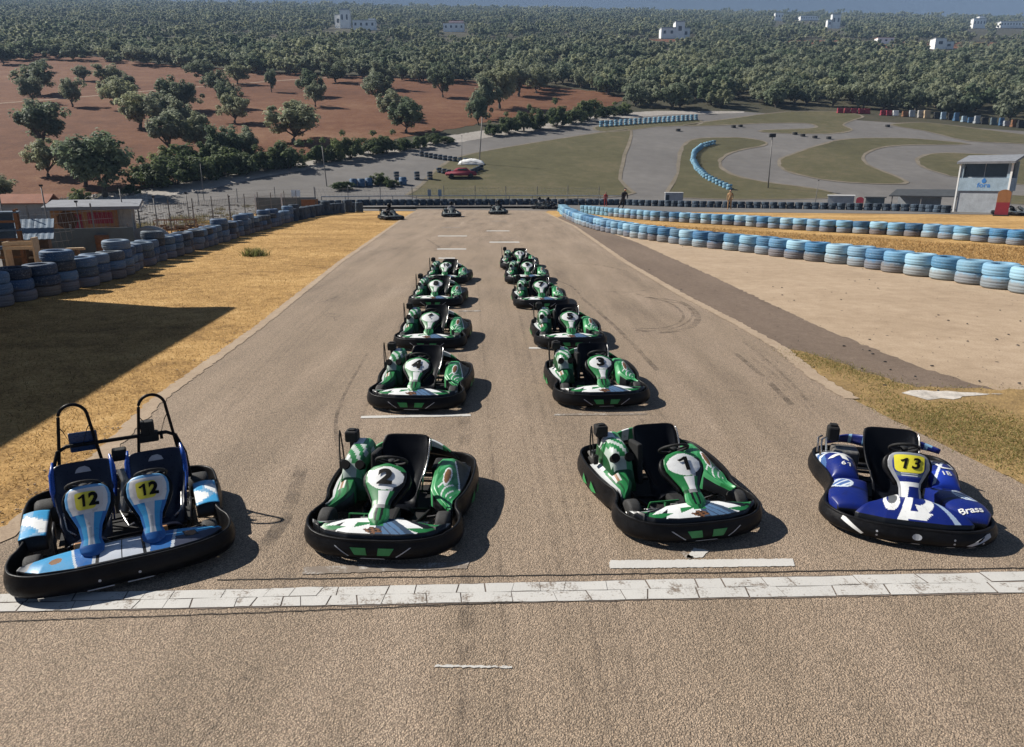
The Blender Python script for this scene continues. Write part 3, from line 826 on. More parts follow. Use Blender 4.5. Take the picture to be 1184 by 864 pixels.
def make_green_kart():
    K = empty('go_kart')
    zt = lambda x, y: .225 + .055 * sstep((y + .62) / .45) + (.01 if abs(x) > .6 and y < -.5 else 0)
    bp, out = bumper(K, KH, zt)
    # stickers on the bumper face
    bv = bvh_of(bp)
    def BF(side, x, z, lift=.006):
        y = front_arc(KH, 0)[1]
        for i in range(400):
            u = i / 400; px, py = front_arc(KH, u)
            if px >= abs(x): y = py; break
        h = bv.ray_cast(Vector((x, -3, z)), Vector((0, 1, 0)))
        return h[0] + Vector((0, -lift * 1.3, .001)) if h[0] else Vector((x, y, z))
    def patch(name, pts, mat):
        bm = bmesh.new(); W = []
        n = 7
        for i in range(len(pts)):
            a, b = pts[i], pts[(i + 1) % len(pts)]
            for k in range(n): W.append((a[0] + (b[0] - a[0]) * k / n, a[1] + (b[1] - a[1]) * k / n))
        bm.faces.new([bm.verts.new(BF(0, *p)) for p in W]); bmesh.ops.triangulate(bm, faces=bm.faces)
        obj(name, bm, mat, bp, smooth='raw')
    for s in (-1, 1):
        patch('bumper_vent', [(s * .045, .10), (s * .055, .165), (s * .19, .165), (s * .15, .10)], M['green_paint'])
        patch('bumper_stripe', [(s * .20, .088), (s * .21, .084), (s * .335, .168), (s * .32, .168)], M['silver_sticker'])
    patch('bumper_stripe', [(-.11, .058), (.11, .058), (.10, .068), (-.10, .068)], M['silver_sticker'])
    # side stickers and bolts on the flanks
    for s in (-1, 1):
        for ya, yb in ((-.02, .14), (.22, .36)):
            bm = bmesh.new()
            pts = [(ya, .12), (yb - .03, .20), (yb, .12), ((ya + yb) / 2 + .02, .10)]
            bm.faces.new([bm.verts.new((s * (outl_x(KH, y) + .042), y, z)) for y, z in pts])
            obj('side_sticker', bm, M['green_paint'], bp, smooth='raw')
    chassis(K, .78)
    for s in (-1, 1):
        wheel(K, s * .535, -.545, .140, .12, side=s); wheel(K, s * .50, .58, .142, .19, side=s)
    nose(K, KH, green_nose, inner_y=-.715, u1=.88, hump=.022)
    fo, F, Ln = fairing(K, (0, -.83, .245), (0, -.32, .635), .190, green_fairing, wprof=[(0, .06), (.05, .26), (.13, .46), (.20, .50), (.32, .42), (.42, .46), (.56, .70), (.70, .96), (.80, 1.0), (.89, .93), (.96, .70), (1.0, .30)])
    for s, fn in ((1, green_pod_r), (-1, green_pod_l)):
        pod(K, s, KH, fn, hgt=.17 if s > 0 else .12, inner=.34 if s > 0 else .40, t1=.50 if s > 0 else .34)
    seat(K, .02, .05); steering(K, 0, -.20, .62)
    # engine cover with two round openings, on the driver's right
    bm = bmesh.new(); rows = []
    for i in range(17):
        a = i / 16; y = -.06 + .50 * a; zc = .28 + (.255 + .06 * a) * (1 - (1 - min(1, a / .42)) ** 2.4)
        xl, xr = -.60 + .02 * (1 - a), -.285 - .03 * (1 - a); r = []
        for j in range(15):
            q = 2 * j / 14 - 1; r.append(Vector(((xl + xr) / 2 + q * (xr - xl) / 2, y, .20 + (zc - .20) * (1 - abs(q) ** 4.5) ** .6 if abs(q) < 1 else .20)))
        rows.append(r)
    grid_surf(bm, rows, skirt=.13); bmesh.ops.subdivide_edges(bm, edges=bm.edges, cuts=1)
    eo = obj('engine_cover', bm, M['livery'], K, smooth=True); paint(eo.data, cover_col)
    for x in (-.52, -.375):
        bm = bmesh.new(); n_ = Vector((0, -.80, .60)); e1 = Vector((1, 0, 0)); e2 = n_.cross(e1).normalized(); cc = Vector((x, .015, .475))
        ring = [bm.verts.new(cc + .045 * (math.cos(2 * PI * k / 20) * e1 + math.sin(2 * PI * k / 20) * e2) + n_ * .02) for k in range(20)]
        ring2 = [bm.verts.new(v.co - n_ * .08) for v in ring]
        bm.faces.new(ring)
        for k in range(20): bm.faces.new((ring[k], ring2[k], ring2[(k + 1) % 20], ring[(k + 1) % 20]))
        obj('cover_opening', bm, M['number_black'], eo)
    bm = bmesh.new(); box(bm, -.245, .16, .36, .06, .28, .42, bev=.02, rx=-.15); obj('heat_shield', bm, M['black_matt'], K, smooth=False)
    bm = bmesh.new(); box(bm, -.555, .40, .635, .13, .13, .12, bev=.02); box(bm, -.555, .40, .54, .05, .05, .14); box(bm, -.555, .395, .70, .07, .06, .02, bev=.006); obj('air_filter', bm, M['black_matt'], K)
    bm = bmesh.new(); tube(bm, [(-.655, .26, .34), (-.665, .30, .52), (-.67, .335, .66), (-.67, .355, .70), (-.67, .375, .66), (-.665, .40, .50), (-.655, .39, .36)], .008, 6); box(bm, -.64, .28, .36, .05, .06, .10, bev=.01); obj('lever_loop', bm, M['black_matt'], K, smooth=False)
    bm = bmesh.new(); box(bm, -.42, .48, .20, .26, .22, .20, bev=.02)
    for k in range(5): box(bm, -.42, .48, .31 + k * .018, .20, .18, .007)
    tube(bm, [(-.55, .30, .30), (-.62, .42, .32), (-.60, .62, .30), (-.40, .72, .28)], .022, 8); obj('engine', bm, M['engine_alu'], K, smooth=False)
    # arched rear panel
    bm = bmesh.new(); rows = []
    for i in range(25):
        a = -1 + 2 * i / 24; r = []
        for j in range(5):
            b = j / 4; r.append(Vector((a * .52, .60 + .14 * (1 - a * a) - .02 * b, .33 + .19 * (1 - abs(a) ** 2.6) * (b) + .02 * b + (-.02 if j == 4 else 0))))
        rows.append(r)
    grid_surf(bm, rows); bmesh.ops.subdivide_edges(bm, edges=bm.edges, cuts=1)
    ro = obj('rear_panel', bm, M['livery'], K, smooth=True); sm = ro.modifiers.new('thickness', 'SOLIDIFY'); sm.thickness = .02
    paint(ro.data, lambda c, i: BLK if c.z < .40 else (WHT if (c.x * 4.2 + 10) % 1 < .45 else LTG))
    bm = bmesh.new(); box(bm, .36, .40, .26, .16, .26, .22, bev=.03); tube(bm, [(.28, .10, .16), (.30, .25, .2), (.33, .45, .2)], .02, 8)
    obj('brake_unit', bm, M['black_matt'], K)
    return K, fo, F, Ln
GK, GFair, GF, GLn = make_green_kart()
def add_number(kart, num, F, Ln, vc=.765, size=.19, sx=.17, mat=None, sub='steering_fairing', bold=.045):
    fo = [c for c in bpy.data.objects if c.parent == kart and c.name.startswith(sub)][0]
    return surf_text('race_number', num, lambda u, v: F(u, v, .012), 0, vc * Ln, sx, size, mat or M['number_black'], fo, bold=bold)

# ---- blue two-seater
DH = [(0, -.93), (.36, -.925), (.66, -.87), (.83, -.75), (.885, -.60), (.875, -.46), (.83, -.36), (.80, -.25), (.81, -.10), (.84, .05), (.86, .25), (.865, .5), (.84, .70), (.72, .83), (.45, .875), (0, .88)]
def dbl_nose(q, v):
    a = abs(q)
    if v < .06: return BLK
    if abs(q + .03) < .20 and .05 < v < .9: return (.62, .66, .72) if abs(q + .03) > .006 else BLK
    if abs(q + .03) < .235: return BLK
    if abs(q + .03) < .27: return (.6, .63, .66)
    if q > 0:
        k = q - v * .12
        if .60 < q < .74 and .35 < v < .72: return EMB if ((q - .67) / .06) ** 2 + ((v - .54) / .16) ** 2 < 1 else BLK
        if .42 < k < .455: return (.6, .65, .7)
        return BLU if k < .42 else (CYN if v > .5 else (.05, .06, .1))
    k = -q - v * .1
    if .58 < -q < .72 and .3 < v < .7: return EMB if ((-q - .65) / .06) ** 2 + ((v - .5) / .16) ** 2 < 1 else CYN
    if -q > .9: return (.3, .3, .3)
    if .42 < k < .445: return (.6, .65, .7)
    return BLU if k < .42 else CYN
def dbl_fair(q, v, x):
    if v > .60: return (.14, .36, .62) if abs(q) > .86 or v > .955 else (.72, .70, .68)
    if abs(q) < .30 and v > .16: return (.62, .64, .66) if v > .4 or abs(q) > .12 else (.35, .4, .45)
    if v < .16: return (.02, .12, .38)
    return CYN if (abs(q) < .75) else BLU
def make_double():
    K = empty('double_go_kart')
    zt = lambda x, y: .245 + .04 * sstep((y + .62) / .45)
    bp, out = bumper(K, DH, zt)
    for x in (-.20, .10):
        bm = bmesh.new(); bm.faces.new([bm.verts.new((x + a, -.93 - .031, z)) for a, z in ((-.10, .055), (.10, .055), (.10, .064), (-.10, .064))]); obj('bumper_stripe', bm, M['silver_sticker'], bp, smooth='raw')
        bm = bmesh.new(); bm.faces.new([bm.verts.new((x + .012 * math.cos(k), -.967, .13 + .012 * math.sin(k))) for k in [i * PI / 4 for i in range(8)]]); obj('bumper_bolt', bm, M['silver_sticker'], bp, smooth='raw')
    chassis(K, 1.22, -.32, green=False)
    for s in (-1, 1):
        bm = bmesh.new(); tube(bm, [(.32 + s * .12, -.60, .07), (.32 + s * .13, -.63, .22)], .008, 6); box(bm, .32 + s * .13, -.635, .225, .07, .02, .06, bev=.004); obj('pedal', bm, M['rim_metal'], K)
        wheel(K, s * .70, -.56, .135, .13, side=s); wheel(K, s * .69, .56, .15, .20, side=s)
    nose(K, DH, dbl_nose, zf=.235, zi=.27, xin=.74, hump=.02, inner_y=-.60)
    outp = []
    for x0 in (-.32, .32):
        fo, F, Ln = fairing(K, (x0 * .74, -.76, .25), (x0 * .74, -.36, .73), .175, dbl_fair, wprof=[(0, .22), (.06, .50), (.13, .55), (.24, .42), (.42, .52), (.60, .80), (.72, .97), (.84, 1.0), (.93, .92), (.98, .74), (1.0, .6)])
        plate_ellipse('number_plate', F, Ln, .775, .085, .118, M['plate_pale'], fo, .004, 0, 'sq')
        plate_ellipse('number_plate', F, Ln, .775, .078, .080, M['plate_yellow'], fo, .0065, -.015, 'sq')
        surf_text('race_number', '12', lambda u, v: F(u, v, .013), .004, .775 * Ln, .145, .15, M['number_black'], fo, bold=.05)
        s_ = seat(K, x0, .06, M['deep_seat'], M['blue_edge'], sc=1.03, wd=1.08)
        for sx in (-1, 1):
            bm = bmesh.new(); tube(bm, [(x0 + sx * .24, .40, .72), (x0 + sx * .258, .33, .62), (x0 + sx * .26, .26, .50), (x0 + sx * .25, .20, .36)], [.010, .024, .024, .014], 8)
            obj('seat_edge', bm, M['blue_edge'], s_, smooth=True)
        bm = bmesh.new(); q = [(-.07, -.02), (.07, -.02), (.055, .015), (.02, .035), (-.03, .03), (-.055, .01)]
        bm.faces.new([bm.verts.new((x0 + a, .06 + .335 - .016 - (.60 + b - .62) * -.3, .61 + b)) for a, b in q]); obj('seat_badge', bm, M['silver_sticker'], s_, smooth='raw')
        steering(K, x0 * .85, -.27, .70, .125)
        # rear hoop with wire braces
        bm = bmesh.new(); hp = []
        for k in range(25):
            a = PI * k / 24; hp.append((x0 * 1.1 - .125 * math.cos(a), .66 - .02, 1.06 + .13 * math.sin(a)))
        xh = x0 * 1.1; pts = [(xh - .20, .60, .10), (xh - .19, .62, .55)] + hp + [(xh + .19, .62, .55), (xh + .20, .60, .10)]
        tube(bm, pts, .0155, 10)
        ho = obj('roll_hoop', bm, M['black_plastic'], K, smooth=True)
        bm = bmesh.new()
        for s in (-1, 1): tube(bm, [(xh + s * .14, .64, .99), (xh + s * .10, .62, .93), (xh + s * .045, .60, .78), (xh + s * .13, .62, .77)], .0045, 5)
        obj('wire_brace', bm, M['black_matt'], ho, smooth=True)
    bm = bmesh.new(); tube(bm, [(-.62, .50, .30), (-.60, .58, .55), (-.53, .62, .74), (-.45, .63, .78), (.45, .63, .78), (.53, .62, .74), (.60, .58, .55), (.62, .50, .30)], .019, 10)
    box(bm, .40, .625, .745, .03, .03, .05)
    obj('cross_bar', bm, M['black_plastic'], K, smooth=True)
    bm = bmesh.new(); box(bm, -.30, .66, .80, .25, .02, .20, bev=.01); obj('back_panel', bm, M['deep_blue'], K)
    bm = bmesh.new(); box(bm, .28, .66, .84, .13, .10, .16, bev=.015); box(bm, .28, .66, .75, .19, .10, .10, bev=.015); obj('air_filter', bm, M['black_matt'], K)
    bm = bmesh.new(); box(bm, 0, .52, .66, .13, .10, .12, bev=.015); obj('battery_box', bm, M['black_matt'], K)
    bm = bmesh.new(); box(bm, 0, .38, .28, .20, .28, .26, bev=.02)
    for k in range(6): box(bm, 0, .36, .43 + k * .02, .14, .16, .008)
    tube(bm, [(.0, .28, .58), (.03, .20, .50), (.0, .14, .36), (-.03, .05, .25)], .035, 10)
    obj('engine', bm, M['engine_alu'], K, smooth=False)
    bm = bmesh.new(); tube(bm, [(.03, .10, .45), (.06, -.02, .33), (.05, -.1, .30)], .010, 6); tube(bm, [(-.04, .02, .28), (.02, -.12, .17), (.07, -.14, .2)], .010, 6); obj('brake_line', bm, M['chrome'], K, smooth=True)
    for x0 in (-.32, .32):
        for s in (-1, 1):
            bm = bmesh.new(); tube(bm, [(x0 + s * .19, .10, .32), (x0 + s * .17, -.02, .20), (x0 + s * .10, -.06, .15)], .011, 6); obj('seat_bracket', bm, M['chrome'], K, smooth=True)
        bm = bmesh.new(); box(bm, x0 - .02, -.54, .20, .10, .03, .20, bev=.01); obj('splash_guard', bm, M['orange_leg'], K)
    for s in (-1, 1):
        bm = bmesh.new(); rows = []
        for i in range(17):
            a = i / 16; rows.append([Vector((s * (.83 - .21 * j / 10), -.24 + .44 * a, .29 + .015 * math.sin(PI * j / 10) + .05 * a)) for j in range(11)])
        grid_surf(bm, rows, skirt=.16); o = obj('side_pod', bm, M['livery'], K, smooth=True)
        def pc(c, i):
            if c.z < .27: return BLK
            n = math.sin(c.x * 24 + 2 * math.sin(c.y * 13)) + math.sin(c.y * 15 + 2)
            return WHT if n > .25 else ((.22, .42, .62) if n > -.35 else CYN)
        paint(o.data, pc)
        bm = bmesh.new(); tube(bm, [(s * .60, .10, .12), (s * .58, -.02, .30), (s * .57, -.2, .3), (s * .56, -.3, .12)], .012, 6); obj('side_rail', bm, M['frame_dark'], K, smooth=True)
    return K
M['plate_pale'] = simple('number_plate_white', (.66, .62, .58), .4, 0, .12)
M['plate_yellow'] = simple('number_plate_yellow', (.72, .64, .06), .4, 0, .10)
M['deep_seat'] = simple('navy_seat', (.006, .010, .028), .35, 0, .3, 8)
DK = make_double()

# ---- dark blue full-bodied kart
BH = [(0, -.955), (.26, -.945), (.48, -.885), (.63, -.77), (.705, -.62), (.70, -.48), (.655, -.36), (.61, -.22), (.60, -.05), (.62, .12), (.665, .32), (.685, .52), (.66, .70), (.56, .82), (.35, .87), (0, .88)]
def blue_fair(q, v, x):
    if abs(q) > .80: return (.30, .31, .33)
    if v > .90: return (.25, .28, .33)
    if .33 < v < .40 and abs(q) < .8: return WHT
    if .40 < v < .50: return NVY if v > .42 else WHT
    if .53 < v < .60: return (.62, .66, .7) if abs(q) < .5 and abs(v - .565) > .012 else (.09, .13, .2)
    if v < .33: return NVY if q > -.3 - .0 + (v - .1) * .9 else WHT
    return (.02, .04, .24)
def blue_nose(q, v):
    if v < .05: return BLK
    r1 = math.hypot((q - .06) / .42, (v - .80) / .62)
    if .66 < r1 < 1.0 and q > .0 - (v - .5) * .25: return WHT
    d = q + .20 - (v - .1) * .30
    if abs(d) < .085: return WHT
    if .02 < v - .06 < .17 and -.2 < q < .10 + v: return WHT
    r2 = math.hypot((q + .42) / .20, (v - .72) / .50)
    if .62 < r2 < 1.0 and q < -.25: return WHT
    if r2 < .62 and q > -.5: return (.12, .13, .14)
    if abs(q - .60 - .10 * math.cos(v * 3)) < .055: return (.35, .45, .6)
    return NVY
def make_blue():
    K = empty('go_kart')
    zt = lambda x, y: .20 + .05 * sstep((y + .62) / .45)
    bp, out = bumper(K, BH, zt, flare=1.3)
    chassis(K, .74, green=False)
    for s in (-1, 1): wheel(K, s * .51, -.56, .132, .125, side=s); wheel(K, s * .49, .56, .142, .19, side=s)
    def infn(q): return -.50 - .18 * abs(q) ** 2.0
    nose(K, BH, blue_nose, u1=.62, zf=.225, zi=.30, hump=.075, inner_fn=infn, xin=.27, name='nose_panel')
    fo, F, Ln = fairing(K, (0, -.64, .28), (0, -.36, .68), .180, blue_fair, wprof=[(0, .5), (.1, .52), (.3, .50), (.42, .56), (.56, .78), (.70, .98), (.82, 1.0), (.92, .92), (.98, .74), (1.0, .55)])
    plate_ellipse('number_plate', F, Ln, .775, .085, .128, M['plate_yellow13'], fo, .004, 0, 'sq')
    surf_text('race_number', '13', lambda u, v: F(u, v, .009), 0, .775 * Ln, .16, .14, M['number_black'], fo, bold=.03, shear=.2)
    seat(K, 0, .04, wd=1.08); steering(K, 0, -.20, .67, .12)
    # side fairings: a front fender and a rear pod on each side
    for s in (-1, 1):
        def shell(name, y0, y1, xi, xo, h, z0, peak, fn, n=64, m=44):
            bm = bmesh.new(); rows = []
            for i in range(n + 1):
                a = i / n; y = y0 + (y1 - y0) * a; r = []
                wo = xo(a); wi = xi(a)
                for j in range(m + 1):
                    b = j / m; x = wo + (wi - wo) * b
                    z = z0 + h * (math.sin(PI * min(1, max(0, a)) ** peak) ** .42) * (math.sin(PI * min(1, b * .92 + .04)) ** .32) if 0 < a < 1 else z0
                    r.append(Vector((s * x, y, z)))
                rows.append(r)
            grid_surf(bm, rows, skirt=.14); o = obj(name, bm, M['livery'], K, smooth=True)
            paint(o.data, lambda c, i: fn((c.y - y0) / (y1 - y0), (abs(c.x) - .3) / .36, c)); return o
        def fcol(t, u, c):
            if c.z < .19: return BLK
            e = ((t - .62) / .22) ** 2 + ((u - .66) / .30) ** 2
            if .72 < e < 1.0 and s > 0 or .60 < e < 1.0 and s < 0: return (.6, .68, .75)
            if e < .72 and math.sin(t * 40 + u * 22) > .55: return (.7, .76, .8)
            if e < .72: return (.08, .16, .38)
            if .40 < t < .47: return (.004, .008, .06)
            return NVY
        sh = shell('front_fender', -.74, -.08, lambda a: .26 + .10 * (1 - a), lambda a: outl_x(BH, -.74 + .66 * a) - .035, .105, .215, .9, fcol)
        def rcol(t, u, c):
            if c.z < .19: return BLK
            k = u * 1.3 - t
            if s > 0 and .05 < t < .85 and (abs(k - .12) < .05 or abs(k + .25) < .045): return (.66, .72, .8)
            if s < 0 and t > .45 and (abs((t - .62) - (u - .5) * .5) < .05 or abs((t - .80) + (u - .5) * .35) < .045): return (.66, .72, .8)
            if u > .85: return (.06, .14, .34)
            return NVY if s < 0 or t > .3 else (.012, .04, .36)
        rp = shell('side_pod', -.10, .56, lambda a: .33 - .03 * a, lambda a: outl_x(BH, -.10 + .66 * a) - .02, .18, .20, .75, rcol)
        # small lettering lines
        def on(o, yy, xx):
            return Vector((s * xx, yy, 0))
        dg = bpy.context.evaluated_depsgraph_get()
        def drape(o, cx, cy, sx, sy, rot, txt, nm, bold=.02, sh_=0):
            from mathutils.bvhtree import BVHTree
            bvh = BVHTree.FromPolygons([v.co for v in o.data.vertices], [p.vertices for p in o.data.polygons])
            def FF(u, v):
                h = bvh.ray_cast(Vector((u, v, 2)), Vector((0, 0, -1)))
                return (h[0] + Vector((0, -.004, .005))) if h[0] else Vector((u, v, .2))
            surf_text(nm, txt, FF, cx, cy, sx, sy, M['white_paint'], o, bold=bold, rot=rot, shear=sh_)
        if s > 0:
            drape(sh, .485, -.65, .105, .10, .35, 'Brass', 'lettering', .02, .3)
            drape(rp, .47, .03, .09, .08, .1, '1B', 'lettering')
            drape(rp, .48, .20, .30, .26, .5, 'U', 'lettering', .0, .3)
        else:
            drape(rp, -.44, .03, .09, .08, -.1, '61', 'lettering')
            drape(rp, -.47, .22, .30, .26, -.5, 'K', 'lettering', .04, .4)
    # bumper strips and bolts
    bv13 = bvh_of(bp)
    def BFx(x, z):
        y = BH[0][1]
        for i in range(600):
            px, py = front_arc(BH, i / 600)
            if px >= abs(x): y = py; break
        h = bv13.ray_cast(Vector((x, -3, z)), Vector((0, 1, 0)))
        return h[0] + Vector((0, -.008, .001)) if h[0] else Vector((x, y, z))
    def ppatch(name, pts, mat):
        bm = bmesh.new(); W = []
        for i in range(len(pts)):
            a, b = pts[i], pts[(i + 1) % len(pts)]
            for k in range(8): W.append((a[0] + (b[0] - a[0]) * k / 8, a[1] + (b[1] - a[1]) * k / 8))
        bm.faces.new([bm.verts.new(BFx(*p)) for p in W]); bmesh.ops.triangulate(bm, faces=bm.faces); obj(name, bm, mat, bp, smooth='raw')
    ppatch('bumper_strip', [(-.60, .155), (-.585, .185), (-.56, .18), (-.42, .09), (-.44, .075)], M['white_paint'])
    ppatch('bumper_strip', [(.40, .085), (.45, .08), (.62, .14), (.61, .17), (.58, .17)], M['silver_sticker'])
    ppatch('bumper_badge', [(-.0 + .04 * math.cos(k), .13 + .028 * math.sin(k)) for k in [i * PI / 5 for i in range(10)]], M['silver_sticker'])
    for x in (-.32, .30, .55):
        for z in (.10, .135): ppatch('bumper_bolt', [(x + .010 * math.cos(k), z + .010 * math.sin(k)) for k in [i * PI / 3 for i in range(6)]], M['silver_sticker'])
    for x in (.0, .28, .46): ppatch('bumper_dash', [(x - .035, .053), (x + .035, .053), (x + .03, .063), (x - .03, .063)], M['silver_sticker'])
    bm = bmesh.new(); box(bm, -.52, .50, .52, .12, .12, .16, bev=.02); box(bm, -.52, .50, .61, .08, .07, .03, bev=.01); obj('air_filter', bm, M['black_matt'], K)
    bm = bmesh.new(); tube(bm, [(-.64, .36, .30), (-.64, .38, .48), (-.60, .40, .50), (-.58, .40, .34)], .012, 6); tube(bm, [(-.66, .46, .30), (-.66, .48, .46), (-.62, .50, .48)], .012, 6); obj('exhaust_guard', bm, M['chrome'], K, smooth=True)
    bm = bmesh.new(); box(bm, -.38, .50, .24, .26, .24, .24, bev=.02); obj('engine', bm, M['engine_alu'], K)
    bm = bmesh.new(); box(bm, .245, .12, .30, .10, .40, .22, bev=.03); obj('radiator', bm, M['black_matt'], K)
    for s in (-1, 1):
        bm = bmesh.new()
        rows = []
        for i in range(13):
            a = i / 12; rows.append([Vector((s * (.16 + .40 * a), .60 + .10 * math.sin(PI * a) - .02 * b, .36 + (.20 - .12 * a) * b * .5)) for b in (0, .5, 1, 1.4)])
        grid_surf(bm, rows); o = obj('rear_panel', bm, M['livery'], K, smooth=True); o.modifiers.new('thickness', 'SOLIDIFY').thickness = .015
        paint(o.data, lambda c, i: SKYB if (abs(c.x) * 7 + c.y * 3) % 1 < .25 else NVY)
    return K
M['plate_yellow13'] = simple('number_plate_lemon', (.80, .72, .05), .4, 0, .08)
BK = make_blue()
# ---- placing (ground position, heading)
FRONT = -.985
def kart_at(K, px, py, deg, back=.985):
    x, y = P(px, py); a = R(deg)
    K.location = (x - math.sin(a) * back, y + math.cos(a) * back, .024); K.rotation_euler = (0, 0, a)
GSET = 'green and white single karts waiting on the grid'
spots = [  # kart number, pixel of the front of its bumper on the ground, heading
    ('2', 432, 655, -4, 'green go-kart number 2 in the front row, between the two-seater and kart 1'),
    ('1', 815, 633, 11, 'green go-kart number 1 in the front row, turned towards the blue number 13 kart'),
    ('4', 476, 480, -3, 'green go-kart number 4 directly behind kart number 2'),
    ('3', 701, 476, 4, 'green go-kart number 3 directly behind kart number 1'),
    ('6', 494, 408, -2, 'green go-kart number 6, third from the front in the left column'),
    ('5', 662, 407, 2, 'green go-kart number 5, third from the front in the right column'),
    ('8', 501, 358, -3, 'green go-kart number 8, fourth from the front in the left column'),
    ('7', 627, 359.5, 2, 'green go-kart number 7, fourth from the front in the right column'),
    ('10', 513, 331, -4, 'green go-kart at the very back of the left column'),
    ('9', 610, 330.5, 0, 'green go-kart second from the back of the right column'),
    ('11', 601, 313.5, 0, 'green go-kart at the very back of the right column')]
karts = []
for i, (num, px, py, deg, lab) in enumerate(spots):
    k = GK if i == 0 else copy_tree(GK)
    karts.append(k)
for k, (num, px, py, deg, lab) in zip(karts, spots):
    kart_at(k, px, py, deg); tag(k, lab, 'go-kart', GSET)
    add_number(k, num, GF, GLn, sx=.27 if len(num) == 1 else .19, size=.20)
kart_at(DK, 150, 683, 28, .93); DK.scale = (.94, .97, .97); tag(DK, 'blue two-seat go-kart numbered 12 with two black roll hoops', 'go-kart')
kart_at(BK, 1056, 637, -16, .955); tag(BK, 'dark blue full-bodied go-kart numbered 13 on a yellow plate', 'go-kart')
# ================================================================ TYRE WALLS
ORD = ['first', 'second', 'third', 'fourth', 'fifth', 'sixth', 'seventh', 'eighth', 'ninth', 'tenth']
def nth(i):
    if i < 10: return ORD[i]
    n = i + 1; return '%d%s' % (n, 'th' if 10 <= n % 100 <= 20 else {1: 'st', 2: 'nd', 3: 'rd'}.get(n % 10, 'th'))
def pix(v):
    d = v - Vector((0, 0, CH)); dep = d.y * CP - d.z * SP; return 592 + FPX * d.x / dep, 432 - FPX * (d.y * SP + d.z * CP) / dep, dep
def tyre_mat(name, cols, wear=.5):
    m, t, b = nt(name); oi = t.nodes.new('ShaderNodeObjectInfo'); v = coords(t)
    vm = N_(t, 'ShaderNodeVectorMath', operation='ADD'); t.links.new(v, vm.inputs[0]); t.links.new(oi.outputs['Random'], vm.inputs[1])
    sc = N_(t, 'ShaderNodeVectorMath', operation='SCALE'); t.links.new(oi.outputs['Location'], sc.inputs[0]); sc.inputs['Scale'].default_value = .73; t.links.new(sc.outputs[0], vm.inputs[1])
    p = ramp(t, oi.outputs['Random'], [(i / max(1, len(cols) - 1), c) for i, c in enumerate(cols)])
    n = noise(t, 3.2, 8, .75, vm.outputs[0]); n2 = noise(t, 26, 4, .7, vm.outputs[0])
    mm = N_(t, 'ShaderNodeMath', operation='MULTIPLY_ADD'); t.links.new(n2, mm.inputs[0]); mm.inputs[1].default_value = .5; t.links.new(n, mm.inputs[2])
    f = ramp(t, mm.outputs[0], [(wear - .06, (1, 1, 1)), (wear + .10, (0, 0, 0))])
    c = mixc(t, f, p, (.035, .036, .038))
    pale = ramp(t, n2, [(.55, (0, 0, 0)), (.75, (.6, .6, .6))]); c = mixc(t, pale, c, (.50, .56, .58))
    # soil splashed on the lower part
    sp = t.nodes.new('ShaderNodeSeparateXYZ'); t.links.new(geo_pos(t), sp.inputs[0])
    mm2 = N_(t, 'ShaderNodeMath', operation='MULTIPLY_ADD'); t.links.new(n, mm2.inputs[0]); mm2.inputs[1].default_value = -.5; t.links.new(sp.outputs[2], mm2.inputs[2])
    c = mixc(t, ramp(t, mm2.outputs[0], [(0, (.6, .6, .6)), (.15, (0, 0, 0))]), c, (.24, .17, .11))
    t.links.new(c, b.inputs['Base Color']); b.inputs['Roughness'].default_value = .7; bump(t, b, n2, .7, .01); return m
M['tyre_blue'] = tyre_mat('painted_tyre_blue', [(.02, .09, .20), (.11, .29, .45), (.30, .50, .62), (.05, .20, .38), (.02, .06, .12), (.22, .42, .56), (.04, .15, .30), (.32, .50, .60)], .47)
M['tyre_dark'] = tyre_mat('worn_tyre_dark', [(.02, .03, .05), (.04, .10, .20), (.09, .15, .22), (.012, .016, .022), (.13, .19, .26), (.03, .08, .17), (.10, .18, .28)], .52)
def tyre_mesh(r, h, n=26):
    bm = bmesh.new(); prof = [(r * .56, .03 * h), (r * .62, .0), (r * .86, .0), (r * .95, h * .08), (r * .995, h * .2), (r * .975, h * .24), (r, h * .28), (r, h * .44), (r * .975, h * .48), (r, h * .52), (r, h * .70), (r * .975, h * .74), (r * .995, h * .80), (r * .95, h * .92), (r * .86, h), (r * .62, h), (r * .56, h * .96), (r * .60, h * .5)]
    lathe(bm, prof, n, closed=True); me = bpy.data.meshes.new('tyre'); bmesh.ops.recalc_face_normals(bm, faces=bm.faces); bm.to_mesh(me); bm.free()
    me.polygons.foreach_set('use_smooth', [True] * len(me.polygons)); return me
ME_B = tyre_mesh(.50, .37); ME_B.materials.append(M['tyre_blue'])
ME_D = tyre_mesh(.44, .30); ME_D.materials.append(M['tyre_dark'])
def walk(path, step):
    W = [Vector(P(*p)) for p in path]; out = []; s = 0; nxt = 0
    for a, b in zip(W, W[1:]):
        L = (b - a).length
        while nxt <= s + L: out.append(a.lerp(b, (nxt - s) / L)); nxt += step
        s += L
    return out
tyres = []   # (size in the picture, mesh, location, rot, label, group)
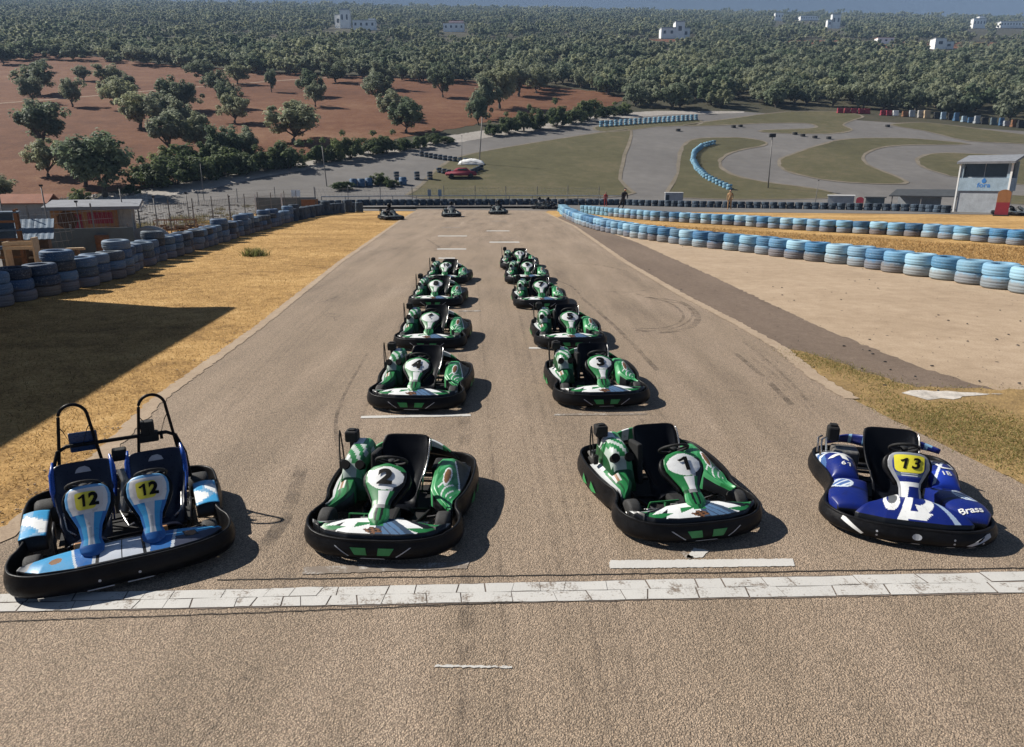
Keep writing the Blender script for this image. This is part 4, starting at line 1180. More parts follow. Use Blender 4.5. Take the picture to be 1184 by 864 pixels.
def wall(path, step, me, hgt, nst, r, wname, group, inside):
    pts = [p for p in walk(path, step)]; k = -1
    for p in pts:
        px, py, dep = pix(Vector((p.x, p.y, .3)))
        if not (-30 < px < 1214): continue
        k += 1; jt = .04 if 'blue' in group else .12; off = Vector((random.uniform(-jt, jt), random.uniform(-jt, jt)))
        n = nst if isinstance(nst, int) else random.choice(nst)
        for j in range(n):
            j2 = Vector((random.uniform(-.03, .03), random.uniform(-.03, .03)))
            lv = {0: 'lowest', n - 1: 'top'}.get(j, 'middle' if n == 3 else (ORD[j] + ' from the ground')) if n > 2 else ('lower', 'upper')[j]
            lab = '%s %s tyre, %s stack %s' % (lv, 'blue' if 'blue' in group else 'dark worn', nth(k), wname)
            tyres.append((FPX * r * 2 / dep, me, Vector((p.x + off.x + j2.x, p.y + off.y + j2.y, .01 + j * hgt)), random.uniform(0, 6.28), lab, group))
NEAR = [(1260, 352), (1184, 338), (1100, 324), (1045, 316), (985, 306), (930, 300), (880, 293), (800, 284), (740, 275.5), (700, 267.5), (672, 259), (655, 250), (650, 245)]
FARW = [(1230, 287), (1184, 284), (1130, 279.5), (1080, 275), (1020, 271.5), (960, 268.5), (900, 264.5), (860, 261.5), (800, 258), (760, 255.5), (728, 252.5), (700, 249.5), (672, 246)]
LEFT = [(-40, 362), (0, 352), (45, 344), (75, 337), (105, 328), (140, 318), (165, 307), (215, 292), (250, 281), (290, 269), (330, 257.5), (365, 250), (390, 247), (418, 245)]
wall(NEAR, .97, ME_B, .365, 2, .5, 'from the right, nearer right wall', 'blue tyres of the nearer right wall', 0)
wall(FARW, .98, ME_B, .365, 2, .5, 'from the right, farther right wall', 'blue tyres of the farther right wall', 0)
wall(LEFT, .89, ME_D, .295, [3, 3, 3, 4, 3], .44, 'from the near end, left wall', 'dark tyres of the left wall', 0)
tyres.sort(key=lambda q: -q[0])
for sz, me, loc, rz, lab, grp in tyres[:300]:
    o = bpy.data.objects.new('tyre', me); C.objects.link(o); o.location = loc; o.rotation_euler = (random.uniform(-.03, .03), random.uniform(-.03, .03), rz)
    tag(o, lab, 'tyre', grp)
# every tyre past the three hundred largest: one object
rest = [(q[2], q[1], q[3]) for q in tyres[300:]]
def line_of(path, step, me, n, hgt, off=0.0, sc=1.0):
    for p in walk(path, step):
        for j in range(n):
            z0 = T(p.x, p.y) + .03
            rest.append((Vector((p.x + random.uniform(-.06, .06), p.y + random.uniform(-.06, .06), z0 + j * hgt)), me, random.uniform(0, 6.28)))
LOW_B = tyre_mesh(.42, .36, 12); LOW_D = tyre_mesh(.42, .36, 12)
line_of([(366, 239.5), (420, 238), (600, 237), (720, 237.5), (800, 240), (950, 242.5), (1060, 245), (1100, 247)], .86, LOW_D, 2, .36)
line_of([(420, 235.5), (600, 234.5), (700, 235)], .9, LOW_D, 1, .36)
line_of([(1162, 249), (1230, 252)], .9, LOW_D, 1, .36)
line_of([(825, 167.5), (812, 171), (803, 178), (801, 187), (806, 197), (815, 206), (828, 213), (846, 221)], 1.1, LOW_B, 2, .42)
line_of([(695, 147), (740, 143.5), (806, 139)], 1.3, LOW_B, 3, .42)
line_of([(488, 181), (505, 184), (525, 187), (545, 189)], 1.0, LOW_D, 2, .4)
line_of([(508, 200), (522, 203), (545, 202), (556, 197)], 1.0, LOW_D, 2, .4)
for px in (459, 482, 497): line_of([(px, 208), (px + 5, 207.7)], .9, LOW_D, 3, .4)
vs, fs, mi = [], [], []
for loc, me, rz in rest:
    small = LOW_B if me in (ME_B, LOW_B) else LOW_D; b0 = len(vs); c, s = math.cos(rz), math.sin(rz)
    vs += [(v.co.x * c - v.co.y * s + loc.x, v.co.x * s + v.co.y * c + loc.y, v.co.z + loc.z) for v in small.vertices]
    for p in small.polygons: fs.append([i + b0 for i in p.vertices]); mi.append(0 if small is LOW_B else 1)
me = bpy.data.meshes.new('tyre_barrier'); me.from_pydata(vs, [], fs)
M['far_blue'] = simple('faded_blue_tyre_paint', (.20, .38, .50), .8, 0, .5, .35); M['far_dark'] = simple('far_dark_tyre', (.045, .07, .10), .8, 0, .9, .9)
for m in (M['far_blue'], M['far_dark']): me.materials.append(m)
me.polygons.foreach_set('material_index', mi)
tb = bpy.data.objects.new('tyre_barrier', me); C.objects.link(tb); tag(tb, 'far tyre walls edging the circuit behind the straight', 'tyre barrier', kind='stuff')

# ================================================================ STRUCTURES BESIDE THE CIRCUIT
mc('wall_pale', (.36, .38, .40), .7, 0, .35, 1.2); mc('wall_blue', (.30, .39, .46), .7, 0, .3, 1.2); mc('roof_grey', (.22, .23, .25), .8, 0, .3, 2)
mc('dark_glass', (.02, .035, .05), .15, 0, .2, 2); mc('logo_blue', (.03, .18, .50), .6, 0, .1); mc('roof_dark', (.05, .055, .06), .8, 0, .3, 2)
mc('grey_panel', (.11, .14, .15), .8, 0, .3, 1); mc('white_wall', (.84, .83, .80), .8, 0, .06, .5); mc('concrete', (.36, .34, .31), .9, 0, .25, 2)
mc('banner_red', (.30, .03, .05), .7, 0, .2, 3); mc('banner_orange', (.36, .17, .07), .7, 0, .2, 3); mc('banner_brown', (.10, .05, .03), .8, 0, .3, 3)
mc('tin_blue', (.10, .15, .21), .7, .0, .4, 3); mc('wood_pale', (.52, .38, .24), .85, 0, .25, 6); mc('wood_old', (.16, .10, .06), .9, 0, .4, 6)
mc('pole_grey', (.20, .19, .18), .6, .3, .3, 3); mc('tarp_black', (.02, .02, .022), .7, 0, .4, 2); mc('tarp_red', (.30, .035, .06), .75, 0, .3, 1.5)
mc('skin', (.45, .26, .18), .6, 0, .1); mc('cloth_black', (.015, .015, .02), .9, 0, .2); mc('cloth_tan', (.42, .25, .12), .9, 0, .2); mc('cloth_red', (.35, .04, .04), .9, 0, .2); mc('cloth_grey', (.2, .2, .21), .9, 0, .2)
mc('window_dark', (.05, .06, .07), .3, 0, .2); mc('roof_tile', (.30, .13, .08), .9, 0, .3, 1); mc('barrel_blue', (.05, .12, .22), .6, 0, .4, 3)

mc('dull_livery', (.10, .12, .12), .5, 0, .6, 5)
def part(name, mat, parent, fn, smooth=False):
    bm = bmesh.new(); fn(bm); return obj(name, bm, mat, parent, smooth)
# --- timing tower
tx, ty = P(1131, 246); tz = T(tx, ty)
tw = empty('timing_tower', (tx, ty, tz), R(-46), 'pale two-storey timing tower with a wide dark window and blue logo', 'tower')
part('lower_wall', M['wall_pale'], tw, lambda b: box(b, 0, 1.6, 1.05, 4.6, 3.2, 2.1))
uw = part('upper_wall', M['wall_blue'], tw, lambda b: (box(b, 0, 1.6, 2.75, 5.0, 3.5, 1.25), box(b, -2.3, 1.6, 4.15, .35, 3.3, 1.6), box(b, 2.3, .1, 4.15, .35, .3, 1.6), box(b, 2.3, 3.2, 4.15, .35, .3, 1.6), box(b, 0, 3.3, 4.15, 4.6, .15, 1.6)))
wi = part('window', M['dark_glass'], tw, lambda b: box(b, 0, .30, 4.12, 4.2, .04, 1.45))
part('window_frame', M['wall_pale'], wi, lambda b: (box(b, 0, .26, 3.42, 4.3, .10, .10), box(b, 0, .26, 4.86, 4.3, .10, .10), box(b, -.1, .27, 4.13, .06, .06, 1.4)))
part('roof', M['roof_grey'], tw, lambda b: box(b, 0, 1.5, 5.18, 5.6, 4.4, .22, rx=.16))
part('corner_post', M['white_wall'], tw, lambda b: box(b, 2.52, -.1, 2.45, .18, .18, 4.9)); part('corner_post', M['white_wall'], tw, lambda b: box(b, -2.52, -.1, 2.45, .14, .14, 4.9))
flat_text('logo', 'fora', (.1, -.165, 2.66), (0, 0, 0), .62, M['logo_blue'], tw, .02, 1.3)
part('emblem', M['logo_blue'], tw, lambda b: (lathe(b, [(.001, -.18), (.22, -.18), (.22, -.155)], 14, 'Y', (.05, 0, 3.08)), box(b, .05, -.17, 3.28, .12, .03, .14)))
tw.scale = (.86, .86, .98)
# --- low sheds left of it
x, y = P(1066, 243); o = empty('open_shed', (x, y, T(x, y)), R(-40), 'low dark-roofed open shed left of the timing tower', 'shed')
part('roof', M['roof_dark'], o, lambda b: box(b, 0, 1.2, 1.75, 6.6, 3.2, .12, rx=.20)); part('wall', M['wall_pale'], o, lambda b: box(b, -.8, 2.2, .75, 4.2, .15, 1.4))
for xx in (-3, -.2, 3): part('post', M['pole_grey'], o, lambda b: box(b, xx, -.2, .75, .1, .1, 1.5))
x, y = P(971, 241); o = empty('white_cabin', (x, y, T(x, y)), R(-24), 'white boxy cabin behind the far tyre wall, left of the dark shed', 'cabin')
part('wall', M['wall_pale'], o, lambda b: box(b, 0, 1, .68, 2.7, 2, 1.35)); part('roof', M['white_wall'], o, lambda b: box(b, 0, 1, 1.40, 2.9, 2.2, .08))
x, y = P(779, 237); o = empty('white_cabin', (x, y, T(x, y)), R(-10), 'small white cabin below the wide grey hairpin exit', 'cabin')
part('wall', M['wall_pale'], o, lambda b: box(b, 0, 1, .72, 2.2, 1.6, 1.44)); part('roof', M['white_wall'], o, lambda b: box(b, 0, 1, 1.48, 2.3, 1.7, .07)); part('door', M['dark_glass'], o, lambda b: box(b, -.8, .18, .6, .4, .04, 1.2))
x, y = P(1010, 242); o = empty('grey_hut', (x, y, T(x, y)), R(-30), 'small grey hut beside the red and yellow banner', 'hut')
part('wall', M['grey_panel'], o, lambda b: box(b, 0, .8, .6, 1.8, 1.5, 1.2)); part('roof', M['roof_dark'], o, lambda b: box(b, 0, .8, 1.26, 2.1, 1.8, .1))
def flag(px, py, w, h, lab, top, bot):
    x, y = P(px, py); o = empty('banner', (x, y, T(x, y)), R(-30), lab, 'banner')
    def half(b, z0, z1, kk):
        n = 14; ring = []
        for i in range(n + 1):
            a = PI * i / n; ring.append((w / 2 * math.cos(a), z1 - w * .35 + w * .35 * math.sin(a)) if kk else None)
        pts = [(-w / 2, z0), (w / 2, z0)] + (ring if kk else [(w / 2, z1), (-w / 2, z1)])
        f = [b.verts.new((p[0], -.04, p[1])) for p in pts]; g = [b.verts.new((p[0], .04, p[1])) for p in pts]
        b.faces.new(f); b.faces.new(g[::-1])
        for i in range(len(f)): b.faces.new((f[i], g[i], g[(i + 1) % len(f)], f[(i + 1) % len(f)]))
    part('banner_bottom', M[bot], o, lambda b: half(b, .12, h * .52, False)); part('banner_top', M[top], o, lambda b: half(b, h * .52, h, True)); part('banner_foot', M['tarp_black'], o, lambda b: box(b, 0, 0, .06, w * 1.2, .5, .12))
flag(1157, 250, 1.0, 2.3, 'orange and red rounded banner at the right foot of the timing tower', 'banner_orange', 'banner_red')
flag(993, 242, .75, 1.3, 'small red banner beside the grey hut', 'banner_red', 'banner_orange')

# --- posts, poles, fences
def pole(px, py, h, lean, lab, r=.07, head=False, cat='pole'):
    x, y = P(px, py); o = empty('lamp_post' if head else 'pole', (x, y, T(x, y)), 0, lab, cat)
    part('shaft', M['pole_grey'], o, lambda b: tube(b, [(0, 0, 0), (lean * .5, 0, h * .5), (lean, 0, h)], [r, r * .9, r * .7], 8), True)
    if head: part('lamp_head', M['tarp_black'], o, lambda b: box(b, lean, 0, h + .2, .9, .5, .5, bev=.06))
    else: part('pole_cap', M['tarp_black'], o, lambda b: box(b, lean, 0, h + .04, r * 3, r * 3, .08))
pole(888, 218, 7.2, -.1, 'tall lamp post with a dark head by the lower hairpin', .09, True, 'lamp post')
pole(554, 190, 7.4, .6, 'tall leaning pole behind the red tarpaulin', .10)
pole(534, 192, 4.6, .1, 'thin straight pole left of the red tarpaulin', .05)
pole(378, 216, 5.6, -.3, 'wooden pole rising above the grey paddock left of the straight', .07)
pole(236, 232, 4.6, .05, 'thin pole beside the hedge end on the left', .045)
pole(942, 240, 3.0, .1, 'thin mast behind the far tyre wall left of the white cabin', .04)
def fence(name, pts, h, step, lab, wires=5, mesh=.35, r=.025):
    W = [Vector(P(*p)) for p in pts]; o = empty(name, (W[0].x, W[0].y, T(*W[0])), 0, lab, 'fence'); base = Vector((W[0].x, W[0].y, T(*W[0])))
    path = []; s = 0; nx = 0
    for a, b in zip(W, W[1:]):
        L = (b - a).length
        while nx <= s + L: path.append(a.lerp(b, (nx - s) / L)); nx += step
        s += L
    P3 = [Vector((p.x, p.y, T(p.x, p.y))) - base for p in path]
    for q in P3[:95]: part('post', M['pole_grey'], o, lambda b: tube(b, [q, q + Vector((random.uniform(-.05, .05), 0, h + .1 + random.uniform(0, .15)))], r * 1.5, 5))
    def wirefn(b):
        for k in range(wires):
            for q0, q1 in zip(P3, P3[1:]):
                z = h * (k + .3) / (wires - .4); tube(b, [q0 + Vector((0, 0, z)), (q0 + q1) / 2 + Vector((0, 0, z - .03)), q1 + Vector((0, 0, z))], r * .35, 3)
        if mesh:
            for q0, q1 in zip(P3, P3[1:]):
                n = int((q1 - q0).length / mesh)
                for i in range(n):
                    a = q0.lerp(q1, i / n); c = q0.lerp(q1, (i + 1) / n); tube(b, [a + Vector((0, 0, .05)), c + Vector((0, 0, h))], r * .25, 3); tube(b, [c + Vector((0, 0, .05)), a + Vector((0, 0, h))], r * .25, 3)
    part('wire_mesh', M['pole_grey'], o, wirefn); return o
fence('wire_fence', [(-30, 322), (15, 312), (75, 302), (150, 290), (205, 278), (260, 265), (310, 254), (352, 247)], 2.0, 3.6, 'tall wire mesh fence standing behind the dark left tyre wall', 6, .3, .022)
fence('wire_fence', [(365, 236), (450, 235), (600, 234), (700, 234.5)], 1.9, 4.0, 'long wire fence behind the tyre wall at the end of the straight', 6, .5, .03)
fence('wire_fence', [(230, 238), (300, 232), (365, 231)], 1.5, 5.0, 'low wire fence crossing the paddock behind the grey panels', 4, 0, .03)

gr_ = empty('guard_rail', (0, 0, 0), 0, 'pale guard rail along the tyre wall closing the far end of the straight', 'guard rail')
GRp = [Vector(P(*p)) for p in [(372, 237), (450, 236), (600, 235.2), (720, 235.8)]]; GRp = [Vector((p.x, p.y, T(p.x, p.y) + .98)) for p in GRp]
part('rail', M['wall_pale'], gr_, lambda b: tube(b, GRp, .07, 6))
for k in range(14):
    q = GRp[0].lerp(GRp[-1], k / 13); q.z = T(q.x, q.y); part('post', M['pole_grey'], gr_, lambda b: tube(b, [q, q + Vector((0, 0, 1))], .05, 5))
# --- clutter behind the left wall
def at_(px, py, rz, name, lab, cat): x, y = P(px, py); return empty(name, (x, y, T(x, y)), R(rz), lab, cat)
o = at_(33, 312, 28, 'tin_shed', 'small shed with a folded blue-grey tin roof behind the left tyre wall', 'shed')
part('wall', M['wood_old'], o, lambda b: box(b, 0, .6, .55, 1.5, 1.1, 1.1))
def corr(b, w, l, z0, z1, y0):
    rows = []
    for i in range(41):
        xx = -w / 2 + w * i / 40; dz = .008 * math.sin(i * 1.6); rows.append([Vector((xx, y0, z0 + dz)), Vector((xx, y0 + l * .45, z0 + (z1 - z0) * .3 + dz)), Vector((xx, y0 + l * .5, z0 + (z1 - z0) * .55 + dz)), Vector((xx, y0 + l, z1 + dz))])
    grid_surf(b, rows)
rf = part('roof', M['tin_blue'], o, lambda b: corr(b, 1.9, 1.5, 1.1, 1.75, -.2)); rf.modifiers.new('thickness', 'SOLIDIFY').thickness = .03
o = at_(6, 318, 30, 'scaffold', 'rusty scaffold with blue panels at the left edge of the picture', 'scaffold')
for xx in (-.7, .6):
    for yy in (0, .8): part('upright', M['rust'], o, lambda b: box(b, xx, yy, 1.1, .09, .09, 2.2))
for z in (.9, 1.5, 2.1): part('shelf', M['tin_blue'], o, lambda b: box(b, -.05, .4, z, 1.5, .9, .05)); part('rail', M['rust'], o, lambda b: box(b, -.05, -.06, z - .3, 1.4, .04, .08))
part('panel', M['tin_blue'], o, lambda b: box(b, -.1, .86, 1.6, 1.1, .04, .9))
o = at_(112, 291, 24, 'kiosk', 'kiosk with a flat pale roof and an orange and red banner wall', 'kiosk')
part('wall', M['concrete'], o, lambda b: box(b, 0, 1.2, .95, 3.2, 2.2, 1.9)); part('roof', M['roof_grey'], o, lambda b: box(b, .1, 1.1, 2.06, 3.8, 3.0, .14, rx=.08))
bn = part('banner_wall', M['banner_orange'], o, lambda b: box(b, -.25, .06, 1.42, 2.6, .05, .85))
part('banner_patch', M['banner_red'], bn, lambda b: box(b, .35, .025, 1.5, 1.0, .03, .5)); part('banner_patch', M['banner_red'], bn, lambda b: box(b, -.55, .025, 1.36, .36, .03, .62))
part('banner_patch', M['banner_brown'], bn, lambda b: lathe(b, [(.001, -.0), (.42, 0), (.42, .03)], 7, 'Y', (-.95, .0, 1.42)))
o = at_(80, 300, 22, 'screen_panel', 'dark grey screen panel with a small white sign in front of the kiosk', 'screen')
part('panel', M['grey_panel'], o, lambda b: box(b, .2, .1, .62, 4.6, .06, 1.24)); part('sign', M['white_wall'], o, lambda b: box(b, 1.35, .06, .78, .2, .03, .2))
for xx in (-1.9, .2, 2.3): part('post', M['pole_grey'], o, lambda b: box(b, xx, .18, .7, .07, .07, 1.4))
o = at_(122, 298, 0, 'oil_drum', 'rusty upright drum beside the dark screen panel', 'drum'); 
part('body', M['rust'], o, lambda b: lathe(b, [(.29, 0), (.3, .03), (.29, .3), (.31, .33), (.29, .36), (.29, .6), (.31, .63), (.29, .66), (.3, .93), (.27, .95)], 20), True); part('lid', M['pole_grey'], o, lambda b: lathe(b, [(.24, .955), (.24, .975)], 18))
o = at_(170, 288, 18, 'water_tank', 'grey half-round tank lying behind the left tyre wall', 'tank')
def halftank(b):
    rows = [[Vector((1.0 * math.cos(PI * j / 16), yy, .15 + .85 * math.sin(PI * j / 16))) for j in range(17)] for yy in (0, 1.4)]
    grid_surf(b, rows); b.faces.new([b.verts.new(v) for v in rows[0]]); b.faces.new([b.verts.new(v) for v in rows[1][::-1]])
part('shell', M['concrete'], o, halftank); part('base', M['grey_panel'], o, lambda b: box(b, 0, .7, .075, 2.1, 1.5, .15))
for k, (px, py, rz, z) in enumerate([(68, 311, 20, .45), (70, 311, 24, .72), (72, 307, 17, .6)]):
    o = at_(px, py, rz, 'wooden_plank', ['lower pale plank laid over the rubbish in front of the tin shed', 'upper pale plank laid over the rubbish in front of the tin shed', 'pale plank lying farthest back beside the tin shed'][k], 'plank')
    part('board', M['wood_pale'], o, lambda b: box(b, 0, 0, z, 1.7, .22, .06)); 
    for xx in (-.6, .6): part('trestle', M['wood_old'], o, lambda b: box(b, xx, 0, z / 2 - .02, .08, .3, z - .06))
o = at_(28, 322, 15, 'wooden_crate', 'pale broken wooden crate standing behind the first tyre stacks', 'crate')
part('slats', M['wood_pale'], o, lambda b: [box(b, 0, yy, zz, .9, .03, .1) for yy in (0, .5) for zz in (1.0, 1.15)] + [box(b, -.42, .25, .6, .05, .5, 1.2), box(b, .42, .25, .65, .05, .5, 1.35)])
o = at_(26, 250, 12, 'tarpaulin', 'long black tarpaulin heap by the pale rubble at the left', 'tarpaulin')
def heap(b, sx, sy, sz, seed=1):
    r_ = random.Random(seed); rows = []
    for i in range(15):
        a = i / 14; rows.append([Vector((sx * (a - .5), sy * (j / 10 - .5), sz * (math.sin(PI * a) ** .5) * (math.sin(PI * j / 10) ** .6) * (1 + r_.uniform(-.15, .15)) if 0 < i < 14 and 0 < j < 10 else -.05)) for j in range(11)])
    grid_surf(b, rows)
part('sheet', M['tarp_black'], o, lambda b: heap(b, 6.5, 3, 1.7), True); part('ballast', M['tyre_black'], o, lambda b: lathe(b, [(.2, 0), (.45, 0), (.45, .2), (.2, .2)], 12, at=(0, 0, 1.55), closed=True))
o = at_(533, 206, 8, 'parked_car', 'red car parked beside the infield grass, black tyres around it', 'car')
def carbody(b, prof, w):
    A = [b.verts.new((x, -w / 2, z)) for x, z in prof]; B = [b.verts.new((x, w / 2, z)) for x, z in prof]
    b.faces.new(A); b.faces.new(B[::-1])
    for i in range(len(A)): b.faces.new((A[i], B[i], B[(i + 1) % len(A)], A[(i + 1) % len(A)]))
    bmesh.ops.bevel(b, geom=b.edges[:], offset=.07, segments=2, affect='EDGES')
part('body', M['tarp_red'], o, lambda b: carbody(b, [(-2.3, .35), (-2.35, .8), (-1.7, .98), (-1.2, 1.02), (1.3, 1.05), (2.2, .92), (2.35, .6), (2.3, .35)], 1.75), True)
cb = part('cabin', M['tarp_red'], o, lambda b: carbody(b, [(-1.2, 1.0), (-.55, 1.5), (.8, 1.52), (1.5, 1.0)], 1.5), True)
part('window', M['dark_glass'], cb, lambda b: carbody(b, [(-.85, 1.08), (-.45, 1.42), (.7, 1.44), (1.1, 1.08)], 1.54))
for xx in (-1.45, 1.45):
    for yy in (-.85, .85): part('wheel', M['tyre_black'], o, lambda b: lathe(b, [(.05, -.1), (.3, -.11), (.34, -.08), (.34, .08), (.3, .11), (.05, .1)], 16, 'Y', (xx, yy, .34)), True)
o = at_(545, 190, 0, 'pale_van_cover', 'pale rounded cover behind the red tarpaulin', 'cover'); part('sheet', M['white_wall'], o, lambda b: heap(b, 4.4, 2, .9, 9), True); part('rope', M['pole_grey'], o, lambda b: tube(b, [(-2, -1, .05), (0, -1.02, .4), (2, -1, .05)], .04, 5))
o = at_(332, 247, 10, 'screen_panel', 'long grey-green screen panel behind the far end of the left tyre wall', 'screen')
part('panel', M['grey_panel'], o, lambda b: box(b, 0, 0, .75, 5.6, .08, 1.5)); [part('post', M['white_wall'], o, lambda b: box(b, xx, -.08, .95, .12, .08, 1.9)) for xx in (-2.8, -.4)]
o = at_(343, 236, 0, 'sign_board', 'white square board on two legs above the grey-green screen', 'sign'); part('board', M['white_wall'], o, lambda b: box(b, 0, 0, 1.3, 1.1, .06, .8)); [part('leg', M['pole_grey'], o, lambda b: box(b, xx, .05, .5, .07, .07, 1.0)) for xx in (-.45, .45)]
o = at_(342, 248, 0, 'concrete_block', 'pale concrete block at the foot of the grey-green screen', 'block'); part('block', M['concrete'], o, lambda b: box(b, 0, 0, .22, 1.1, .5, .45, bev=.03)); part('lifting_eye', M['rust'], o, lambda b: box(b, 0, 0, .47, .12, .04, .08))
o = at_(357, 247, 0, 'rusty_container', 'rusty brown container between the grey screen and the far tyre wall', 'container'); part('body', M['rust'], o, lambda b: box(b, 0, .6, .65, 1.3, 1.2, 1.3)); part('lid', M['pole_grey'], o, lambda b: box(b, 0, .6, 1.33, 1.4, 1.3, .06))
for k, (px, py) in enumerate([(409, 216), (418, 216), (427, 215), (466, 214)]):
    o = at_(px, py, 0, 'barrel', ['leftmost of the three blue barrels by the bushes left of the infield', 'middle one of the three blue barrels by the bushes left of the infield', 'rightmost of the three blue barrels by the bushes left of the infield', 'lone blue barrel among the bushes near the infield corner'][k], 'barrel')
    o['group'] = 'blue barrels beside the paddock'
    part('body', M['barrel_blue'], o, lambda b: lathe(b, [(.5, 0), (.55, .1), (.55, .45), (.6, .5), (.55, .55), (.55, 1.0), (.48, 1.1)], 14), True); part('lid', M['tin_blue'], o, lambda b: lathe(b, [(.42, 1.105), (.42, 1.14)], 14))
# more low clutter behind the left wall
for k, (px, py, h) in enumerate([(14, 300, 2.6), (63, 296, 2.9), (97, 292, 2.2), (150, 287, 2.8), (186, 282, 2.3), (222, 273, 2.4), (268, 262, 2.0)]):
    pole(px, py, h, random.uniform(-.08, .08), '%s rough wooden stake from the left behind the dark tyre wall' % nth(k), .035)
o = at_(205, 279, 20, 'wire_cage', 'low dark wire cage filled with scrap behind the left tyre wall', 'cage')
part('bars', M['rust'], o, lambda b: [tube(b, [(x, y, 0), (x, y, 1.1)], .02, 4) for x in (-1, -.5, 0, .5, 1) for y in (0, .9)] + [tube(b, [(-1, y, z), (1, y, z)], .02, 4) for y in (0, .9) for z in (.1, .6, 1.1)]); part('scrap', M['wood_old'], o, lambda b: [box(b, random.uniform(-.8, .8), random.uniform(.2, .7), random.uniform(.2, .8), random.uniform(.2, .6), .3, .12, rz=random.uniform(0, 3), rx=random.uniform(-.6, .6)) for _ in range(14)])
for k, (px, py, rz) in enumerate([(142, 292, 30), (240, 271, 12), (285, 261, 25)]):
    o = at_(px, py, rz, 'pallet_stack', ['stack of grey pallets right of the kiosk', 'stack of grey pallets midway along the left tyre wall', 'stack of grey pallets near the grey-green screen'][k], 'pallets')
    for q in range(4): part('pallet', M['wood_old'], o, lambda b: [box(b, 0, .15 * i, .14 * q + .10, 1.2, .1, .02) for i in range(7)] + [box(b, xx, .45, .14 * q + .045, .1, 1.0, .085) for xx in (-.5, 0, .5)])
o = at_(20, 262, 15, 'pitched_shed', 'low shed with a dull reddish pitched roof by the pale rubble', 'shed')
part('wall', M['concrete'], o, lambda b: box(b, 0, 1.2, .8, 4, 2.4, 1.6)); part('roof', M['roof_tile'], o, lambda b: (box(b, 0, .45, 1.85, 4.4, 1.6, .08, rx=.38), box(b, 0, 1.95, 1.85, 4.4, 1.6, .08, rx=-.38)))
# posts of the braking boards by the barrier
for k, px in enumerate([497, 509]):
    o = at_(px, 237, 0, 'marker_board', ['pale marker board on the far fence, left one of the pair', 'blue-grey marker board on the far fence, right one of the pair'][k], 'sign')
    part('board', M['wall_pale'] if k == 0 else M['wall_blue'], o, lambda b: box(b, 0, -.1, 1.45, .42, .05, .8)); part('post', M['pole_grey'], o, lambda b: box(b, 0, 0, .7, .06, .06, 1.4))
# plastic blocks and crates along the far edge of the circuit
blocks = [(971, 131, 'banner_red'), (979, 131, 'banner_red'), (987, 131.3, 'banner_red'), (995, 131.6, 'banner_red'), (1002, 131.8, 'banner_red'), (1021, 133.5, 'banner_red'), (1027, 133.8, 'banner_red'), (1035, 134.2, 'white_wall'), (1046, 135, 'rust'), (1054, 135.5, 'wall_pale'), (1064, 136.2, 'concrete'), (1071, 136.8, 'wood_pale'), (1083, 137.5, 'tarp_black'), (1090, 138.2, 'wall_blue'), (1098, 138.8, 'tarp_black'), (1105, 140, 'barrel_blue'), (1114, 141.2, 'wall_blue'), (1122, 142, 'barrel_blue'), (1129, 143, 'wall_pale'), (1138, 143.8, 'tarp_black'), (1148, 144.6, 'grey_panel'), (1157, 145.4, 'barrel_blue'), (1163, 146, 'wall_pale'), (1171, 147, 'rust'), (1180, 148, 'tarp_black')]
nm = {'banner_red': 'red', 'white_wall': 'white', 'rust': 'rust brown', 'wall_pale': 'pale grey', 'concrete': 'stone grey', 'wood_pale': 'tan', 'tarp_black': 'black', 'wall_blue': 'light blue', 'barrel_blue': 'blue', 'grey_panel': 'slate grey'}
cnt = {}
for px, py, c in blocks:
    cnt[c] = cnt.get(c, 0) + 1; o = at_(px, py, random.uniform(-10, 10), 'barrier_block', '%s barrier block, %s %s one from the left along the far circuit edge' % (nm[c], nth(cnt[c] - 1), nm[c]), 'barrier'); o['group'] = 'barrier blocks along the far edge of the circuit'
    h = random.uniform(1.2, 2.0) if c != 'banner_red' else 1.3; w_ = random.uniform(1.0, 1.7) if c != 'banner_red' else 1.45
    part('block', M[c], o, lambda b: (box(b, 0, 0, h * .15, w_, .9, h * .3, bev=.05), box(b, 0, 0, h * .62, w_ * .96, .5, h * .62, bev=.05))); part('cap', M['tarp_black'], o, lambda b: box(b, 0, 0, h * .95, .2, .2, .06))
for k, (px, py) in enumerate([(919, 156), (928, 158), (942, 160), (958, 161), (784, 152), (848, 148), (856, 147), (1026, 147)]):
    o = at_(px, py, 0, 'track_marker', '%s lone black marker tyre from the left lying on the far circuit' % nth(k), 'tyre'); o['group'] = 'lone marker tyres on the far circuit'
    part('tyre_body', M['tyre_black'], o, lambda b: lathe(b, [(.25, 0), (.5, 0), (.5, .5), (.25, .5)], 14, closed=True)); part('inner_rim', M['pole_grey'], o, lambda b: lathe(b, [(.26, .1), (.26, .3)], 12))

# --- building off to the left (out of the frame) that shades the verge
sx_, sy_ = P(275, 356); H_ = 7.5; bx_, by_ = sx_ - SHX * H_, sy_ - SHY * H_
o = empty('clubhouse', (bx_, by_, 0), R(4.7), 'plain two-storey clubhouse beside the verge on the left, seen only by its shadow', 'building')
part('wall', M['concrete'], o, lambda b: box(b, -6.3, -9, 3.6, 11.4, 17.4, 7.2)); part('roof', M['roof_grey'], o, lambda b: box(b, -6, -9, 7.35, 12, 18, .3))
for k in range(4): part('window', M['window_dark'], o, lambda b: box(b, -.57, -15.5 + k * 4, 4.6, .08, 1.8, 1.4))

